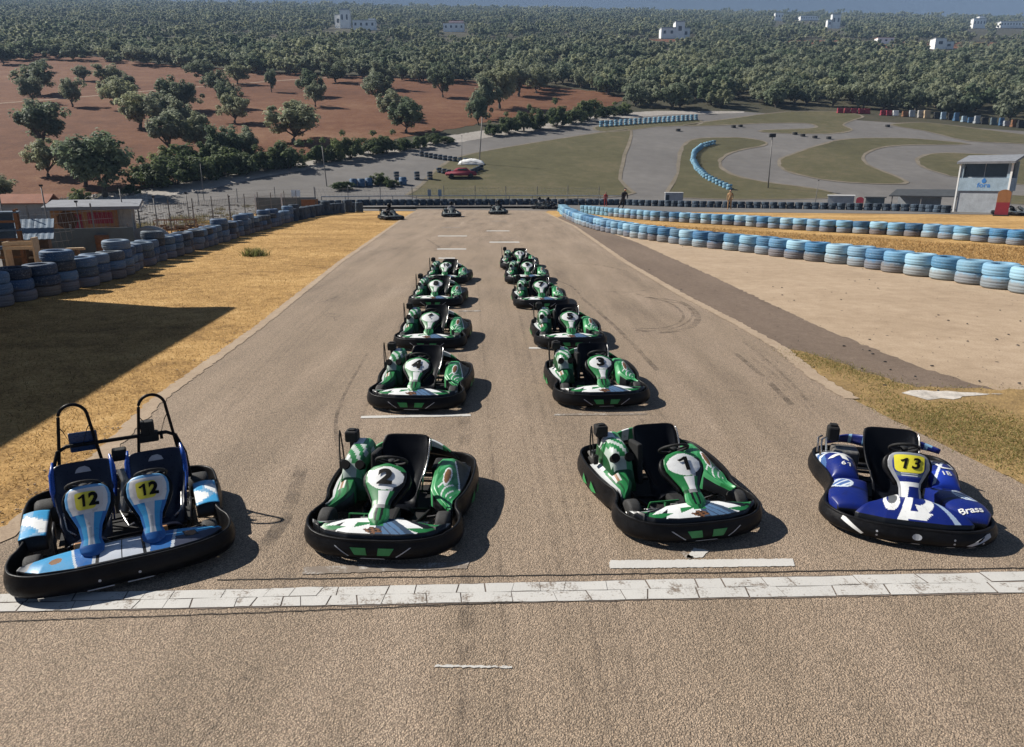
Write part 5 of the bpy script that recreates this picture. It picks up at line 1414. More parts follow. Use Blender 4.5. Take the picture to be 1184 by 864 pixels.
# ================================================================ PEOPLE
def figure(name, J, E, rad, mat, loc, rz=0, label=None):
    me = bpy.data.meshes.new(name); keys = list(J); me.from_pydata([J[k] for k in keys], [(keys.index(a), keys.index(b)) for a, b in E], [])
    o = bpy.data.objects.new(name, me); C.objects.link(o); me.materials.append(mat)
    s = o.modifiers.new('skin', 'SKIN'); s.use_smooth_shade = True
    sv = me.skin_vertices[0].data if me.skin_vertices else None
    if sv is None: me.skin_vertices.new() if hasattr(me.skin_vertices, 'new') else None; sv = me.skin_vertices[0].data
    for i, k in enumerate(keys): r = rad[k]; sv[i].radius = (r, r)
    sv[keys.index('pel')].use_root = True
    ss = o.modifiers.new('sub', 'SUBSURF'); ss.levels = 1; ss.render_levels = 1
    o.location = loc; o.rotation_euler = (0, 0, rz); tag(o, label, 'person'); return o
EDG = [('pel', 'wst'), ('wst', 'chs'), ('chs', 'nek'), ('nek', 'hd0'), ('hd0', 'hd1'), ('hd1', 'hd2'), ('chs', 'shl'), ('shl', 'ell'), ('ell', 'hnl'), ('hnl', 'fnl'), ('chs', 'shr'), ('shr', 'elr'), ('elr', 'hnr'), ('hnr', 'fnr'), ('pel', 'hpl'), ('hpl', 'knl'), ('knl', 'anl'), ('anl', 'tol'), ('pel', 'hpr'), ('hpr', 'knr'), ('knr', 'anr'), ('anr', 'tor')]
RAD = dict(pel=.14, wst=.12, chs=.15, nek=.06, hd0=.075, hd1=.105, hd2=.07, shl=.07, ell=.048, hnl=.035, fnl=.025, shr=.07, elr=.048, hnr=.035, fnr=.025, hpl=.095, knl=.065, anl=.045, tol=.04, hpr=.095, knr=.065, anr=.045, tor=.04)
STAND = dict(pel=(0, 0, .93), wst=(0, 0, 1.10), chs=(0, .0, 1.33), nek=(0, 0, 1.48), hd0=(0, -.01, 1.55), hd1=(0, -.015, 1.65), hd2=(0, 0, 1.73), shl=(-.19, 0, 1.40), ell=(-.24, .02, 1.12), hnl=(-.22, -.06, .88), fnl=(-.22, -.08, .80), shr=(.19, 0, 1.40), elr=(.26, .02, 1.12), hnr=(.20, -.14, .95), fnr=(.18, -.18, .90), hpl=(-.10, 0, .88), knl=(-.12, -.02, .48), anl=(-.13, .02, .08), tol=(-.14, -.13, .04), hpr=(.10, 0, .88), knr=(.12, -.02, .48), anr=(.14, .02, .08), tor=(.16, -.13, .04))
LEAN = dict(STAND); LEAN.update(pel=(.05, 0, .95), wst=(.10, 0, 1.12), chs=(.16, 0, 1.33), nek=(.18, 0, 1.47), hd0=(.19, -.01, 1.54), hd1=(.20, -.015, 1.64), hd2=(.20, 0, 1.73), shl=(-.02, 0, 1.39), ell=(-.10, -.1, 1.14), hnl=(-.05, -.2, .95), fnl=(-.03, -.25, .9), shr=(.34, 0, 1.38), elr=(.40, -.08, 1.12), hnr=(.34, -.2, .98), fnr=(.3, -.24, .95), hpl=(-.05, 0, .9), hpr=(.14, 0, .9), knl=(-.20, -.03, .48), anl=(-.42, .04, .08), tol=(-.47, -.09, .04), knr=(.10, -.06, .48), anr=(.02, .02, .08), tor=(.02, -.13, .04))
SIT = dict(pel=(0, .20, .26), wst=(0, .27, .40), chs=(0, .30, .62), nek=(0, .28, .76), hd0=(0, .26, .82), hd1=(0, .25, .93), hd2=(0, .26, 1.02), shl=(-.19, .29, .68), ell=(-.27, .08, .52), hnl=(-.14, -.16, .62), fnl=(-.12, -.22, .64), shr=(.19, .29, .68), elr=(.27, .08, .52), hnr=(.14, -.16, .62), fnr=(.12, -.22, .64), hpl=(-.10, .16, .24), knl=(-.20, -.22, .40), anl=(-.17, -.55, .18), tol=(-.17, -.62, .26), hpr=(.10, .16, .24), knr=(.20, -.22, .40), anr=(.17, -.55, .18), tor=(.17, -.62, .26))
def person(px, py, pose, mat, lab, rz=0, sc=1.0, hair='tarp_black'):
    x, y = P(px, py); o = figure('person', pose, EDG, RAD, M[mat], (x, y, T(x, y) + .02), R(rz), lab); o.scale = (sc,) * 3
    h = pose['hd1']; part('hair', M[hair], o, lambda b: bmesh.ops.create_uvsphere(b, u_segments=12, v_segments=8, radius=.108, matrix=Matrix.Translation((h[0], h[1] + .03, h[2] + .035))), True)
    part('face', M['skin'], o, lambda b: bmesh.ops.create_uvsphere(b, u_segments=12, v_segments=8, radius=.092, matrix=Matrix.Translation((h[0], h[1] - .035, h[2] - .02))), True); return o
person(719, 244.5, LEAN, 'cloth_black', 'person in black leaning sideways at the corner of the blue tyre walls', 10, 1.3)
person(843, 243, STAND, 'cloth_tan', 'person in tan clothes standing before the far tyre wall', -20, 1.2)
person(700, 239, STAND, 'cloth_red', 'person in red standing at the far tyre wall', 0, .95)
# --- karts on the move at the head of the straight, with drivers
kk = [(450, 255, 30, 'go-kart with a driver on the grass at the head of the straight, leftmost'), (521, 251.5, 5, 'go-kart with a driver on the asphalt at the head of the straight, middle'), (576, 248.5, -5, 'go-kart with a driver on the asphalt at the head of the straight, right'), (627, 242.5, 70, 'left one of two go-karts crossing at the far end beside the blue tyres'), (637, 242.8, 70, 'right one of two go-karts crossing at the far end beside the blue tyres'), (1170, 249, 60, 'parked go-kart at the right of the orange banner by the tower'), (1181, 250, 20, 'parked go-kart at the right picture edge beyond the tyre walls')]
for i, (px, py, deg, lab) in enumerate(kk):
    k = copy_tree(GK); x, y = P(px, py)
    for c in [c for c in bpy.data.objects if c.parent == k or (c.parent and c.parent.parent == k)]:
        for sl in c.material_slots:
            if sl.material and sl.material.name in ('livery', 'green_paint', 'frame_green', 'deep_green'): sl.link = 'OBJECT'; sl.material = M['dull_livery']
    for c in [c for c in bpy.data.objects if c.parent and c.parent.parent == k and c.name.startswith('race_number')]: bpy.data.objects.remove(c)
    a = R(deg); k.location = (x, y + .9, T(x, y + .9) + .03); k.rotation_euler = (0, 0, a); k.scale = (1.2,) * 3; tag(k, lab, 'go-kart', 'go-karts far off at the head of the straight')
    if i < 5:
        o = figure('person', SIT, EDG, RAD, M['cloth_grey' if i % 2 else 'cloth_black'], k.location, a, 'driver seated in the ' + ['leftmost far kart on the grass', 'middle far kart on the asphalt', 'right far kart on the asphalt', 'left kart of the far crossing pair', 'right kart of the far crossing pair'][i]); o.scale = (1.2,) * 3
        part('helmet', M['black_plastic'], o, lambda b: bmesh.ops.create_uvsphere(b, u_segments=14, v_segments=10, radius=.145, matrix=Matrix.Translation((0, .25, .94))), True)

# ================================================================ FAR HOUSES
def house(px, py, wpx, hpx, lab, masses, tile=False, rz=0):
    x, y = P(px, py); z = T(x, y); dep = pix(Vector((x, y, z)))[2]; w_ = wpx * dep / FPX; h_ = hpx * dep / FPX * 1.15
    o = empty('house', (x, y, z - .5), R(rz), lab, 'house')
    for (cx, sw, sh, sy) in masses:
        ww, hh, cc = w_ * sw, h_ * sh, w_ * cx
        part('wall', M['white_wall'], o, lambda b: box(b, cc, sy * w_ * .3, hh / 2, ww, w_ * .35, hh)); part('roof', M['roof_tile' if tile else 'wall_pale'], o, lambda b: box(b, cc, sy * w_ * .3, hh + .1, ww * 1.03, w_ * .37, h_ * .06))
        n = max(1, int(ww / 3.5))
        for k in range(n):
            part('window', M['window_dark'], o, lambda b: box(b, cc - ww / 2 + ww * (k + .5) / n, sy * w_ * .3 - w_ * .175 - .02, hh * .6, ww / n * .35, .08, hh * .28))
house(400, 33, 26, 17, 'tallest white block of the large white house group at the upper left', [(0, .42, 1, 0), (-.36, .30, .8, 1)]); house(422, 35, 26, 9, 'low white wing right of the tallest white block at the upper left', [(0, 1, 1, 0), (.30, .3, 1.3, 1)])
house(525, 37, 24, 8, 'low pale house right of the large white group', [(0, 1, 1, 0), (.1, .7, 1.4, 1)], True); house(780, 45, 36, 14, 'stepped white house above the far grove in the upper middle', [(-.25, .45, .7, 0), (.12, .3, 1.1, 0), (.38, .26, .8, 1)])
house(965, 33, 14, 13, 'small tall white house near the horizon on the right', [(0, .7, 1, 0), (-.5, .4, .6, 0)]); house(1090, 57, 32, 10, 'ruined pale house inside the grove on the right', [(-.2, .4, 1, 0), (.28, .35, .85, 1)])
house(900, 24, 12, 7, 'white house on the horizon left of the small tall one', [(0, .8, 1, 0)]); house(1130, 33, 16, 9, 'white house near the horizon at the far right', [(0, .9, 1, 0), (.3, .4, 1.3, 1)]); house(935, 24, 22, 4, 'long low white building on the horizon', [(0, 1, 1, 0)])
house(1022, 51, 24, 6, 'long tan house ruin beside the grove on the right', [(0, .8, 1, 0)], True); house(782, 18, 26, 4, 'long white building on the horizon in the upper middle', [(0, 1, 1, 0)]); house(1168, 33, 30, 6, 'long grey-white building at the upper right edge', [(0, 1, 1, 0)]); house(345, 20, 8, 5, 'tiny white house near the horizon at the upper left', [(0, 1, 1, 0)]); house(2, 30, 10, 8, 'white house at the upper left corner', [(0, 1, 1, 0)])
# ================================================================ TREES
def leaf_mat(name, tint=(1, 1, 1)):
    m, t, b = nt(name); a = N_(t, 'ShaderNodeAttribute', attribute_name='col'); oi = t.nodes.new('ShaderNodeObjectInfo')
    r = ramp(t, oi.outputs['Random'], [(0, (.62, .72, .62)), (.5, (1, 1, 1)), (1, (1.35, 1.28, 1.12))])
    c = mixc(t, 1, a.outputs['Color'], r, 'MULTIPLY'); t.links.new(c, b.inputs['Base Color']); b.inputs['Roughness'].default_value = .65
    b.inputs['Specular IOR Level'].default_value = .3
    tl = t.nodes.new('ShaderNodeBsdfTranslucent'); t.links.new(c, tl.inputs[0]); mx = t.nodes.new('ShaderNodeMixShader'); mx.inputs[0].default_value = .5
    out = t.nodes['Material Output']; t.links.new(b.outputs[0], mx.inputs[1]); t.links.new(tl.outputs[0], mx.inputs[2]); t.links.new(mx.outputs[0], out.inputs[0]); return m
M['leaf'] = leaf_mat('olive_leaves'); M['bark'] = simple('bark', (.10, .08, .06), .9, 0, .4, 8, .02)
def crown_mesh(seed, W, H, z0, nclump, nleaf, ls, base, pale, droop=0., jag=.85):
    r = np.random.default_rng(seed)
    # clump centres through the crown's volume, an uneven outline
    d = r.normal(size=(nclump, 3)); d /= np.linalg.norm(d, axis=1)[:, None]; rad = r.uniform(.25, 1, nclump) ** .55
    lob = 1 + jag * .45 * np.sin(3 * np.arctan2(d[:, 1], d[:, 0]) + seed) + jag * r.uniform(-.3, .3, nclump)
    cen = d * (rad * lob)[:, None] * np.array([W / 2, W / 2, H / 2]) * .82; cen[:, 2] = np.where(cen[:, 2] < 0, cen[:, 2] * .75, cen[:, 2]); cen[:, 2] += z0 + H / 2
    cr = r.uniform(.16, .30, nclump) * min(W, H) * .62
    N = nclump * nleaf; ci = np.repeat(np.arange(nclump), nleaf)
    e = r.normal(size=(N, 3)); e /= np.linalg.norm(e, axis=1)[:, None]
    p = cen[ci] + e * (cr[ci] * r.uniform(.55, 1.08, N))[:, None] * np.array([1, 1, .8]); 
    nrm = e * .8 + np.array([0, 0, .7]) + r.normal(size=(N, 3)) * .33; nrm /= np.linalg.norm(nrm, axis=1)[:, None]
    a = np.cross(nrm, r.normal(size=(N, 3))); a /= np.linalg.norm(a, axis=1)[:, None]; b = np.cross(nrm, a)
    s = ls * r.uniform(.6, 1.35, N)[:, None]; v = np.stack([p - a * s, p + b * s * .7, p + a * s, p - b * s * .7], 1).reshape(-1, 3)
    v[:, 2] = np.maximum(v[:, 2], .05)
    me = bpy.data.meshes.new('crown'); me.vertices.add(4 * N); me.vertices.foreach_set('co', v.ravel())
    me.loops.add(4 * N); me.loops.foreach_set('vertex_index', np.arange(4 * N)); me.polygons.add(N); me.polygons.foreach_set('loop_start', np.arange(N) * 4); me.polygons.foreach_set('loop_total', np.full(N, 4)); me.update(calc_edges=True)
    k = np.clip(r.uniform(0, 1, nclump)[ci] * .6 + r.uniform(0, 1, N) * .4, 0, 1)[:, None]; col = np.array(base) * (1 - k) + np.array(pale) * k
    c4 = np.concatenate([np.repeat(col, 4, 0), np.ones((4 * N, 1))], 1).astype(np.float32)
    ca = me.color_attributes.new('col', 'FLOAT_COLOR', 'CORNER'); ca.data.foreach_set('color', c4.ravel()); me.materials.append(M['leaf']); return me, cen
def trunk_mesh(seed, z0, H, W, cen, th=.2):
    r = random.Random(seed); bm = bmesh.new(); n = r.choice((1, 2, 2))
    top = Vector((r.uniform(-.2, .2), r.uniform(-.2, .2), z0 * .9 + .15))
    tube(bm, [(0, 0, -.3), (r.uniform(-.08, .08), r.uniform(-.08, .08), top.z * .5), top], [th * 1.35, th, th * .85], 8)
    idx = list(range(len(cen))); r.shuffle(idx)
    for i in idx[:7]:
        c = Vector(cen[i]); m = top.lerp(c, .5) + Vector((r.uniform(-.2, .2), r.uniform(-.2, .2), -.1)); tube(bm, [top, m, c], [th * .6, th * .4, th * .15], 5)
    me = bpy.data.meshes.new('trunk'); bm.to_mesh(me); bm.free(); me.materials.append(M['bark']); return me
OB, OP = (.155, .178, .112), (.34, .37, .265)
DB, DP = (.070, .10, .042), (.18, .22, .10)
KIND = {}
def kind(name, n, W, H, z0, nc, nl, ls, base, pale, th):
    KIND[name] = []
    for i in range(n):
        cm, cen = crown_mesh(100 + len(KIND) * 17 + i, W, H, z0, nc, nl, ls, base, pale); KIND[name].append((cm, trunk_mesh(i + 5, z0, H, W, cen, th), W, z0 + H))
kind('olive', 5, 5.2, 4.3, .75, 64, 80, .17, OB, OP, .20)
kind('bush', 3, 4.2, 3.4, -.35, 46, 90, .14, DB, DP, .10)
kind('grove', 5, 6.4, 4.2, .25, 40, 60, .23, OB, OP, .2)
kind('far', 3, 6.6, 3.8, .2, 18, 34, .38, OB, OP, .2)
def tree(kd, x, y, wid, hgt, name, lab, cat, grp):
    cm, tm, W, H = random.choice(KIND[kd]); o = empty(name, (x, y, T(x, y) - .02), random.uniform(0, 6.28), lab, cat, grp); o.scale = (wid / W, wid / W, hgt / H)
    for nm_, me in (('crown', cm), ('trunk', tm)): c = bpy.data.objects.new(nm_, me); C.objects.link(c); c.parent = o
    return o
def tree_px(kd, px, py, hpx, wpx, *a):
    x, y = P(px, py); dep = pix(Vector((x, y, T(x, y))))[2]; return tree(kd, x, y, wpx * dep / FPX, hpx * dep / FPX, *a)
field = [(45, 110, 34, 36), (38, 119, 26, 24), (84, 124, 30, 22), (97, 94, 15, 18), (4, 75, 22, 24), (140, 128, 32, 28), (133, 118, 26, 24), (150, 112, 22, 22), (128, 100, 22, 28), (200, 130, 36, 34), (216, 128, 30, 26), (163, 149, 36, 38), (190, 152, 38, 36), (212, 160, 40, 34), (196, 178, 44, 40), (232, 176, 40, 30), (50, 172, 50, 48), (56, 205, 40, 34), (122, 228, 66, 64), (100, 216, 48, 46), (-2, 232, 28, 34), (235, 94, 22, 24), (252, 112, 26, 24), (264, 126, 28, 24), (272, 143, 32, 28), (275, 98, 22, 24), (314, 107, 24, 13), (358, 112, 28, 24), (365, 124, 26, 20), (340, 165, 42, 50), (262, 190, 40, 34), (285, 188, 38, 26), (388, 96, 20, 26), (438, 120, 32, 28), (452, 138, 30, 26), (470, 154, 36, 34), (442, 104, 28, 26), (512, 113, 32, 22), (562, 138, 44, 30), (578, 126, 46, 36), (600, 112, 34, 30), (553, 145, 30, 22), (620, 108, 26, 26), (318, 84, 18, 20), (50, 84, 14, 16)]
field.sort()
for i, (px, py, h, w_) in enumerate(field):
    sz = 'large' if h > 40 else ('small' if h < 24 else 'medium')
    tree_px('olive', px, py, h * 1.08, w_ * 1.22, 'olive_tree', '%s grey-green olive tree on the red field, %s from the left' % (sz, nth(i)), 'tree', 'olive trees scattered over the red field')
bush = [(182, 217, 34, 38), (205, 214, 36, 42), (232, 210, 34, 40), (258, 205, 32, 36), (282, 202, 30, 34), (306, 198, 24, 28), (334, 195, 32, 40), (322, 196, 24, 26), (366, 189, 22, 26), (385, 187, 26, 28), (405, 184, 26, 28), (430, 180, 22, 30), (448, 178, 22, 26), (468, 174, 14, 20), (484, 172, 17, 18), (500, 168, 15, 18), (516, 166, 10, 18), (570, 157, 14, 18), (588, 155, 20, 22), (606, 153, 25, 22), (622, 150, 24, 22), (643, 147, 25, 26), (662, 143, 18, 22), (678, 140, 28, 24), (700, 136, 15, 22), (718, 133, 14, 22), (58, 251, 22, 22), (440, 214, 14, 18), (452, 216, 10, 16), (395, 220, 12, 20), (92, 236, 18, 20), (150, 226, 14, 18)]
bush += [(170, 214, 30, 34), (195, 196, 26, 34), (222, 196, 30, 34), (246, 192, 30, 34), (268, 196, 26, 30), (296, 190, 20, 26)]
bush.sort()
for i, (px, py, h, w_) in enumerate(bush):
    tree_px('bush', px, py, h * 1.05, w_ * 1.25, 'bush', 'dark green bush beside the pale road verge, %s bush from the left' % nth(i), 'bush', 'dark bushes along the road verge')
# grove beyond: the nearest trees one by one, the far ones as one mass
BY = [(-500, 58), (0, 73), (60, 70), (150, 76), (250, 84), (380, 91), (480, 95), (560, 101), (640, 106), (700, 111), (722, 117), (738, 127.5), (860, 126), (950, 126), (1040, 129.5), (1184, 143), (1500, 176)]
def edge_y(px):
    for (a, b), (c, d) in zip(BY, BY[1:]):
        if a <= px <= c: return b + (d - b) * (px - a) / (c - a)
    return BY[0][1] if px < 0 else BY[-1][1]
pts = []; d = 118.0
while d < 1500:
    st = 5.0 + d / 70; x = -.86 * d
    while x < .86 * d:
        X, Y = x + random.uniform(-.42, .42) * st, d + random.uniform(-.42, .42) * st; v = Vector((X, Y, T(X, Y))); px, py, dep = pix(v)
        if -60 < px < 1244 and py < edge_y(px) and py < 140:
            flat = 100 < px < 720 and 30 < py < 58 and math.sin(px * .02 + py * .3) > -.5
            gap = (45 < py < 51.5 and 705 < px < 800) or (46 < py < 58 and 860 < px < 1184 and random.random() < .75)
            near_h = any(abs(px - hx) < hw and 0 < py - hy < 14 for hx, hy, hw in ((408, 32, 34), (525, 36, 20), (780, 44, 26), (965, 32, 16), (1090, 56, 22), (1130, 32, 14), (1022, 50, 16), (1168, 32, 20), (935, 23, 16), (900, 23, 10)))
            if not gap and not near_h: pts.append((Y, X, px, py, flat))
        x += st
    d += st * .92
pts.sort(key=lambda q: q[0] - .02 * q[2])
nsel = 0; sel = []; rest_t = []
for q in pts:
    if nsel < 245: sel.append(q); nsel += 1
    else: rest_t.append(q)
rowsd = {}
for q in sel: rowsd.setdefault(int(q[0] // 9), []).append(q)
for ri, (k, row) in enumerate(sorted(rowsd.items())):
    row.sort(key=lambda q: q[2])
    for i, (Y, X, px, py, flat) in enumerate(row):
        s = random.uniform(.85, 1.3)
        tree('grove', X, Y, 7.6 * s, 5.8 * s * random.uniform(.85, 1.15), 'olive_tree', 'grove tree beyond the circuit, %s from the left in its %s row' % (nth(i), nth(ri)), 'tree', 'front trees of the grove beyond the circuit')
# far grove: instances of three crowns on scattered points
me = bpy.data.meshes.new('far_grove'); me.from_pydata([(X, Y, T(X, Y)) for Y, X, px, py, fl in rest_t], [], [])
me.attributes.new('s', 'FLOAT_VECTOR', 'POINT'); me.attributes.new('k', 'INT', 'POINT'); me.attributes.new('rz', 'FLOAT', 'POINT'); at, ai, ar = me.attributes['s'], me.attributes['k'], me.attributes['rz']
for i, (Y, X, px, py, fl) in enumerate(rest_t):
    g = 1 + Y / 1100; s = random.uniform(.75, 1.35) * g * (.62 if fl else 1.0); at.data[i].vector = (s * 1.12, s * 1.12, s * random.uniform(.75, 1.2)); ai.data[i].value = random.randrange(6) if Y < 330 else 3 + random.randrange(3); ar.data[i].value = random.uniform(0, 6.28)
fg = bpy.data.objects.new('far_grove', me); C.objects.link(fg); tag(fg, 'wide grey-green olive groves covering the far slope', 'grove', kind='stuff')
src = []
for kd, n in (('grove', 3), ('far', 3)):
    for i in range(n):
        cm = KIND[kd][i][0]; s_ = [o for o in bpy.data.objects if o.data == cm]
        if s_: src.append(s_[0])
        else:
            o = tree(kd, 60 + 8 * i, 1480, 6, 4.2, 'olive_tree', 'small far tree on the crest of the slope, %s of three' % ORD[i], 'tree', 'trees on the crest'); 
            for c in [c for c in bpy.data.objects if c.parent == o and c.name.startswith('crown')]: c.data = cm; src.append(c)
ng = bpy.data.node_groups.new('scatter', 'GeometryNodeTree'); ng.interface.new_socket('Geometry', in_out='INPUT', socket_type='NodeSocketGeometry'); ng.interface.new_socket('Geometry', in_out='OUTPUT', socket_type='NodeSocketGeometry')
gi = ng.nodes.new('NodeGroupInput'); go = ng.nodes.new('NodeGroupOutput'); jn = ng.nodes.new('GeometryNodeJoinGeometry')
def na(nm_, ty): n = ng.nodes.new('GeometryNodeInputNamedAttribute'); n.data_type = ty; n.inputs[0].default_value = nm_; return n.outputs[0]
for k, s_ in enumerate(src):
    oi = ng.nodes.new('GeometryNodeObjectInfo'); oi.inputs[0].default_value = s_; oi.transform_space = 'ORIGINAL'
    ip = ng.nodes.new('GeometryNodeInstanceOnPoints'); cmp = ng.nodes.new('FunctionNodeCompare'); cmp.data_type = 'INT'; cmp.operation = 'EQUAL'
    ng.links.new(na('k', 'INT'), [i for i in cmp.inputs if i.type == 'INT'][0]); [i for i in cmp.inputs if i.type == 'INT'][1].default_value = k
    cb = ng.nodes.new('ShaderNodeCombineXYZ'); ng.links.new(na('rz', 'FLOAT'), cb.inputs[2])
    ng.links.new(gi.outputs[0], ip.inputs['Points']); ng.links.new(oi.outputs['Geometry'], ip.inputs['Instance']); ng.links.new(cmp.outputs[0], ip.inputs['Selection']); ng.links.new(cb.outputs[0], ip.inputs['Rotation']); ng.links.new(na('s', 'FLOAT_VECTOR'), ip.inputs['Scale']); ng.links.new(ip.outputs[0], jn.inputs[0])
ng.links.new(jn.outputs[0], go.inputs[0]); md = fg.modifiers.new('scatter', 'NODES'); md.node_group = ng

# ================================================================ GRASS AND LITTER ON THE NEAR GROUND
def blades(name, n, inside, hgt, wid, cols, lab, cat, bbox, zb, power=1.6, pts_=None):
    r = np.random.default_rng(len(name)); X = []; 
    if pts_ is None:
        x0, y0, x1, y1 = bbox
        while len(X) < n:
            y = y0 + (y1 - y0) * random.random() ** power; x = random.uniform(x0, x1)
            if inside(x, y): X.append((x, y))
    else: X = pts_
    X = np.array(X); n = len(X); a = r.uniform(0, 6.28, n); h = hgt * r.uniform(.4, 1.4, n); w_ = wid * r.uniform(.6, 1.5, n)
    dx, dy = np.cos(a) * w_, np.sin(a) * w_; lx, ly = r.normal(size=n) * h * .7, r.normal(size=n) * h * .7
    v = np.zeros((n, 3, 3)); v[:, 0] = np.stack([X[:, 0] - dx, X[:, 1] - dy, np.full(n, zb)], 1); v[:, 1] = np.stack([X[:, 0] + dx, X[:, 1] + dy, np.full(n, zb)], 1); v[:, 2] = np.stack([X[:, 0] + lx, X[:, 1] + ly, zb + h], 1)
    me = bpy.data.meshes.new(name); me.from_pydata(v.reshape(-1, 3).tolist(), [], np.arange(3 * n).reshape(-1, 3).tolist())
    c = np.array(cols)[r.integers(0, len(cols), n)] * r.uniform(.7, 1.25, (n, 1)); c4 = np.concatenate([np.repeat(c, 3, 0), np.ones((3 * n, 1))], 1).astype(np.float32)
    ca = me.color_attributes.new('col', 'FLOAT_COLOR', 'CORNER'); ca.data.foreach_set('color', c4.ravel()); o = link_mesh(name, me, M['leaf']); tag(o, lab, cat, kind='stuff'); return o
EL = sorted([(p[1], p[0]) for p in EDGE_L]); 
def lx_at(y):
    if y < EL[0][0]: return EL[0][1] + .1
    for (a, b), (c, d) in zip(EL, EL[1:]):
        if a <= y <= c: return b + (d - b) * (y - a) / (c - a)
    return EL[-1][1]
WL = sorted([(P(*p)[1], P(*p)[0]) for p in LEFT])
def wl_at(y):
    for (a, b), (c, d) in zip(WL, WL[1:]):
        if a <= y <= c: return b + (d - b) * (y - a) / (c - a)
    return WL[0][1] if y < WL[0][0] else WL[-1][1]
STRAW = [(.52, .33, .14), (.66, .45, .21), (.40, .25, .10), (.26, .16, .07), (.58, .37, .16)]
blades('dry_grass', 120000, lambda x, y: wl_at(y) - .6 < x < lx_at(y) - .1 + random.uniform(-.25, .1) and y > 2, .04, .005, STRAW, 'short dry straw-coloured grass on the left verge', 'grass', (-22, 3, -3, 62), .008, 1.9)
from mathutils.geometry import intersect_point_tri_2d
GP = [P(*p) for p in [(901, 402), (950, 414), (1010, 434), (1060, 449), (1184, 452), (1300, 470), (1300, 610), (1184, 562), (1100, 522), (1033, 487), (985, 462), (935, 435), (905, 415)]]
def inpoly(x, y, Pg):
    c = False; j = len(Pg) - 1
    for i in range(len(Pg)):
        if (Pg[i][1] > y) != (Pg[j][1] > y) and x < (Pg[j][0] - Pg[i][0]) * (y - Pg[i][1]) / (Pg[j][1] - Pg[i][1]) + Pg[i][0]: c = not c
        j = i
    return c
xs_ = [p[0] for p in GP]; ys_ = [p[1] for p in GP]
blades('patchy_grass', 15000, lambda x, y: inpoly(x + random.gauss(0, .12), y + random.gauss(0, .12), GP) and (math.sin(x * 2.1 + 1) + math.sin(y * 1.7 + x) + random.uniform(-1.3, 1.3) > .1) and not (-.3 < (y - P(1100, 459)[1]) < .3 and x > P(1040, 459)[0]), .032, .006, [(.42, .32, .13), (.56, .40, .18), (.30, .28, .10), (.64, .46, .22), (.48, .35, .15)], 'patchy green and straw grass beside the track on the right', 'grass', (min(xs_), min(ys_), max(xs_), max(ys_)), .016, 1.3)
FG = [P(*p) for p in [(650, 246), (800, 243), (1184, 249), (1184, 280), (960, 268), (760, 256)]]; FG2 = [P(*p) for p in [(735, 259), (1184, 287), (1184, 330), (1040, 312), (900, 292), (800, 280)]]
blades('dry_grass', 26000, lambda x, y: inpoly(x, y, FG2), .10, .014, STRAW, 'golden dry grass between the two blue tyre walls', 'grass', (min(p[0] for p in FG2), min(p[1] for p in FG2), max(p[0] for p in FG2), max(p[1] for p in FG2)), .008, 1.3)
cx_, cy_ = P(294, 296)
blades('weed', 500, None, .30, .02, [(.12, .14, .05), (.2, .18, .07)], 'lone green weed tuft on the golden left verge', 'weed', None, .008, 1, [(cx_ + random.gauss(0, .22), cy_ + random.gauss(0, .18)) for _ in range(500)]); bpy.data.objects['weed'].pop('kind', None)
# scraps of rubber and stones over the sand and the old asphalt
its = []
for _ in range(420):
    px, py = random.uniform(700, 1184), random.uniform(285, 455); x, y = P(px, py)
    if x < 4.5: continue
    s = random.choice((.008, .010, .012, .014, .028)); its.append((x, y, .016 + s * .3, s * random.uniform(1, 2.4), s, s * .6))
o = scatter_rocks('rubber_crumbs', its, M['tyre_black']); tag(o, 'black rubber crumbs and stones strewn over the sand on the right', 'crumbs', kind='stuff')
its = []
for _ in range(420):
    i = random.randrange(len(EDGE_L) - 1); f = random.random(); y = EDGE_L[i][1] + (EDGE_L[i + 1][1] - EDGE_L[i][1]) * f; x = lx_at(y) + random.gauss(-.15, .12); s = random.uniform(.006, .024)
    its.append((x, y, .026, s * 1.4, s, s * .5))
o = scatter_rocks('edge_stones', its, M['edge_strip']); tag(o, 'small stones and broken edge crumbs along the left track edge', 'stones', kind='stuff')
its = []
for _ in range(2600):
    px = random.uniform(0, 345); yw = 300 - px * .155; x, y = P(px, max(238, yw - random.uniform(2, 30))); s = random.uniform(.04, .30) * random.random() ** 1.3 + .03
    its.append((x, y, T(x, y) + s * .2, s * random.uniform(.8, 3), s, s * .6))
o = scatter_rocks('scrap_litter', its, simple('scrap_litter', (.15, .125, .10), .9, 0, .8, .8)); tag(o, 'scattered scrap and stones behind the dark left tyre wall', 'litter', kind='stuff')
wp = []
for _ in range(60):
    px = random.uniform(0, 350); cx0, cy0 = P(px, max(240, 306 - px * .16 - random.uniform(0, 22))); wp += [(cx0 + random.gauss(0, .3), cy0 + random.gauss(0, .3)) for _ in range(110)]
blades('dry_weeds', 0, None, .38, .018, [(.22, .17, .08), (.14, .13, .06), (.34, .25, .13)], 'dry weeds growing through the scrap behind the left tyre wall', 'weeds', None, .02, 1, wp)
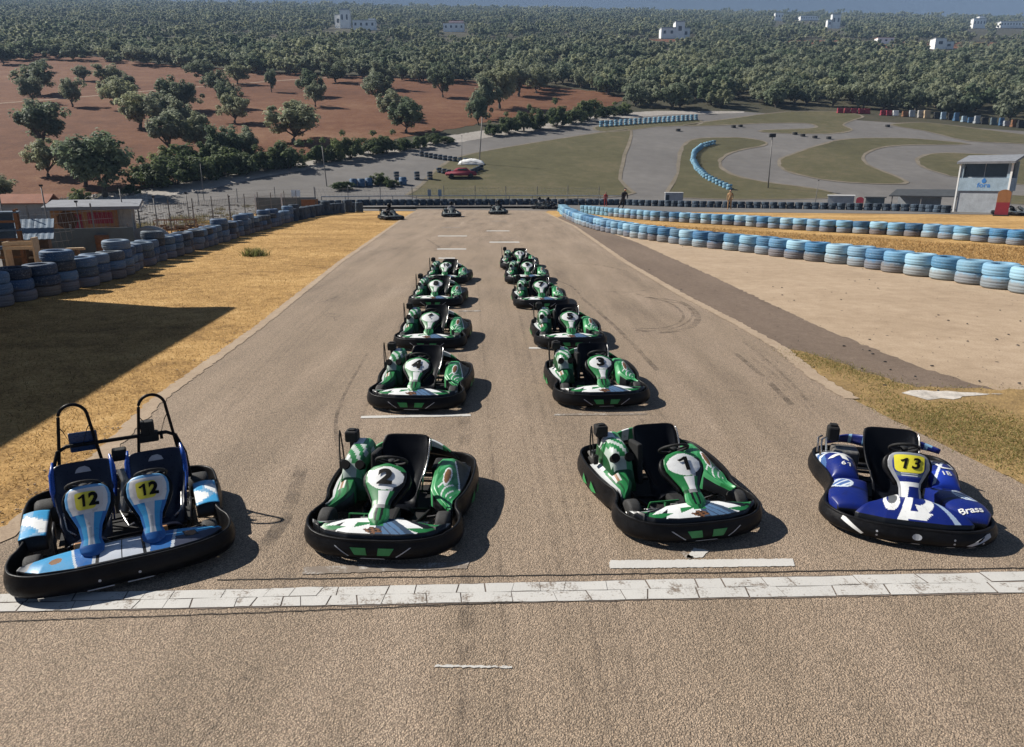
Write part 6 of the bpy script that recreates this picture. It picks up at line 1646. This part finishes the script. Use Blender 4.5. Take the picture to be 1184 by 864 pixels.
# rubble bank by the road on the left
its = []
for _ in range(1500):
    px = random.uniform(-20, 170); yy = 247 - (px + 20) * .08 + random.uniform(-11, 12); x, y = P(px, max(yy, 215)); s = random.uniform(.12, .5) * random.random() ** .5
    its.append((x, y, T(x, y) + s * .2, s * random.uniform(.8, 1.8), s, s * .7))
o = scatter_rocks('rubble', its, simple('pale_rubble', (.42, .39, .35), .9, 0, .4, 2, .02)); tag(o, 'pale stone rubble on the bank by the road at the left', 'rubble', kind='stuff')
# ================================================================ LIGHT, SKY, AIR
SV = Vector((SHX, SHY, -1)).normalized()
sd = bpy.data.lights.new('sun', 'SUN'); sd.energy = SUN_E; sd.angle = R(.5); sd.color = (1, .95, .87)
so = bpy.data.objects.new('sun', sd); C.objects.link(so); so.rotation_euler = SV.to_track_quat('-Z', 'Y').to_euler(); so.location = (-50, 10, 60)
w = bpy.data.worlds.new('World'); scene.world = w; w.use_nodes = True; t = w.node_tree
sky = t.nodes.new('ShaderNodeTexSky'); sky.sky_type = 'NISHITA'; sky.sun_disc = False
sky.sun_elevation = math.asin(-SV.z); sky.sun_rotation = math.atan2(-SV.x, -SV.y) % (2 * PI)
sky.air_density = .35; sky.dust_density = .1; sky.ozone_density = 1.5
t.links.new(sky.outputs[0], t.nodes['Background'].inputs[0]); t.nodes['Background'].inputs[1].default_value = SKY_E
scene.view_settings.view_transform = 'Standard'; scene.view_settings.look = 'None'; scene.view_settings.gamma = 1
scene.view_settings.exposure = EXPO; scene.view_settings.use_curve_mapping = False
scene.render.engine = 'CYCLES'; scene.cycles.max_bounces = 5; scene.cycles.transparent_max_bounces = 8
scene.cycles.volume_bounces = 0
scene.render.resolution_x = 1024; scene.render.resolution_y = 747
if HAZE:
    bm = bmesh.new(); box(bm, 0, 4700, 400, 20000, 9800, 900)
    m = bpy.data.materials.new('haze'); m.use_nodes = True; t = m.node_tree
    for n in list(t.nodes):
        if n.type != 'OUTPUT_MATERIAL': t.nodes.remove(n)
    vv = t.nodes.new('ShaderNodeVolumePrincipled'); vv.inputs['Color'].default_value = (.46, .66, 1, 1); vv.inputs['Density'].default_value = HAZE
    vv.inputs['Anisotropy'].default_value = .0
    t.links.new(vv.outputs[0], t.nodes['Material Output'].inputs['Volume'])
    h = obj('haze', bm, m); tag(h, kind='stuff', label='thin blue haze filling the air over the far groves', cat='haze')
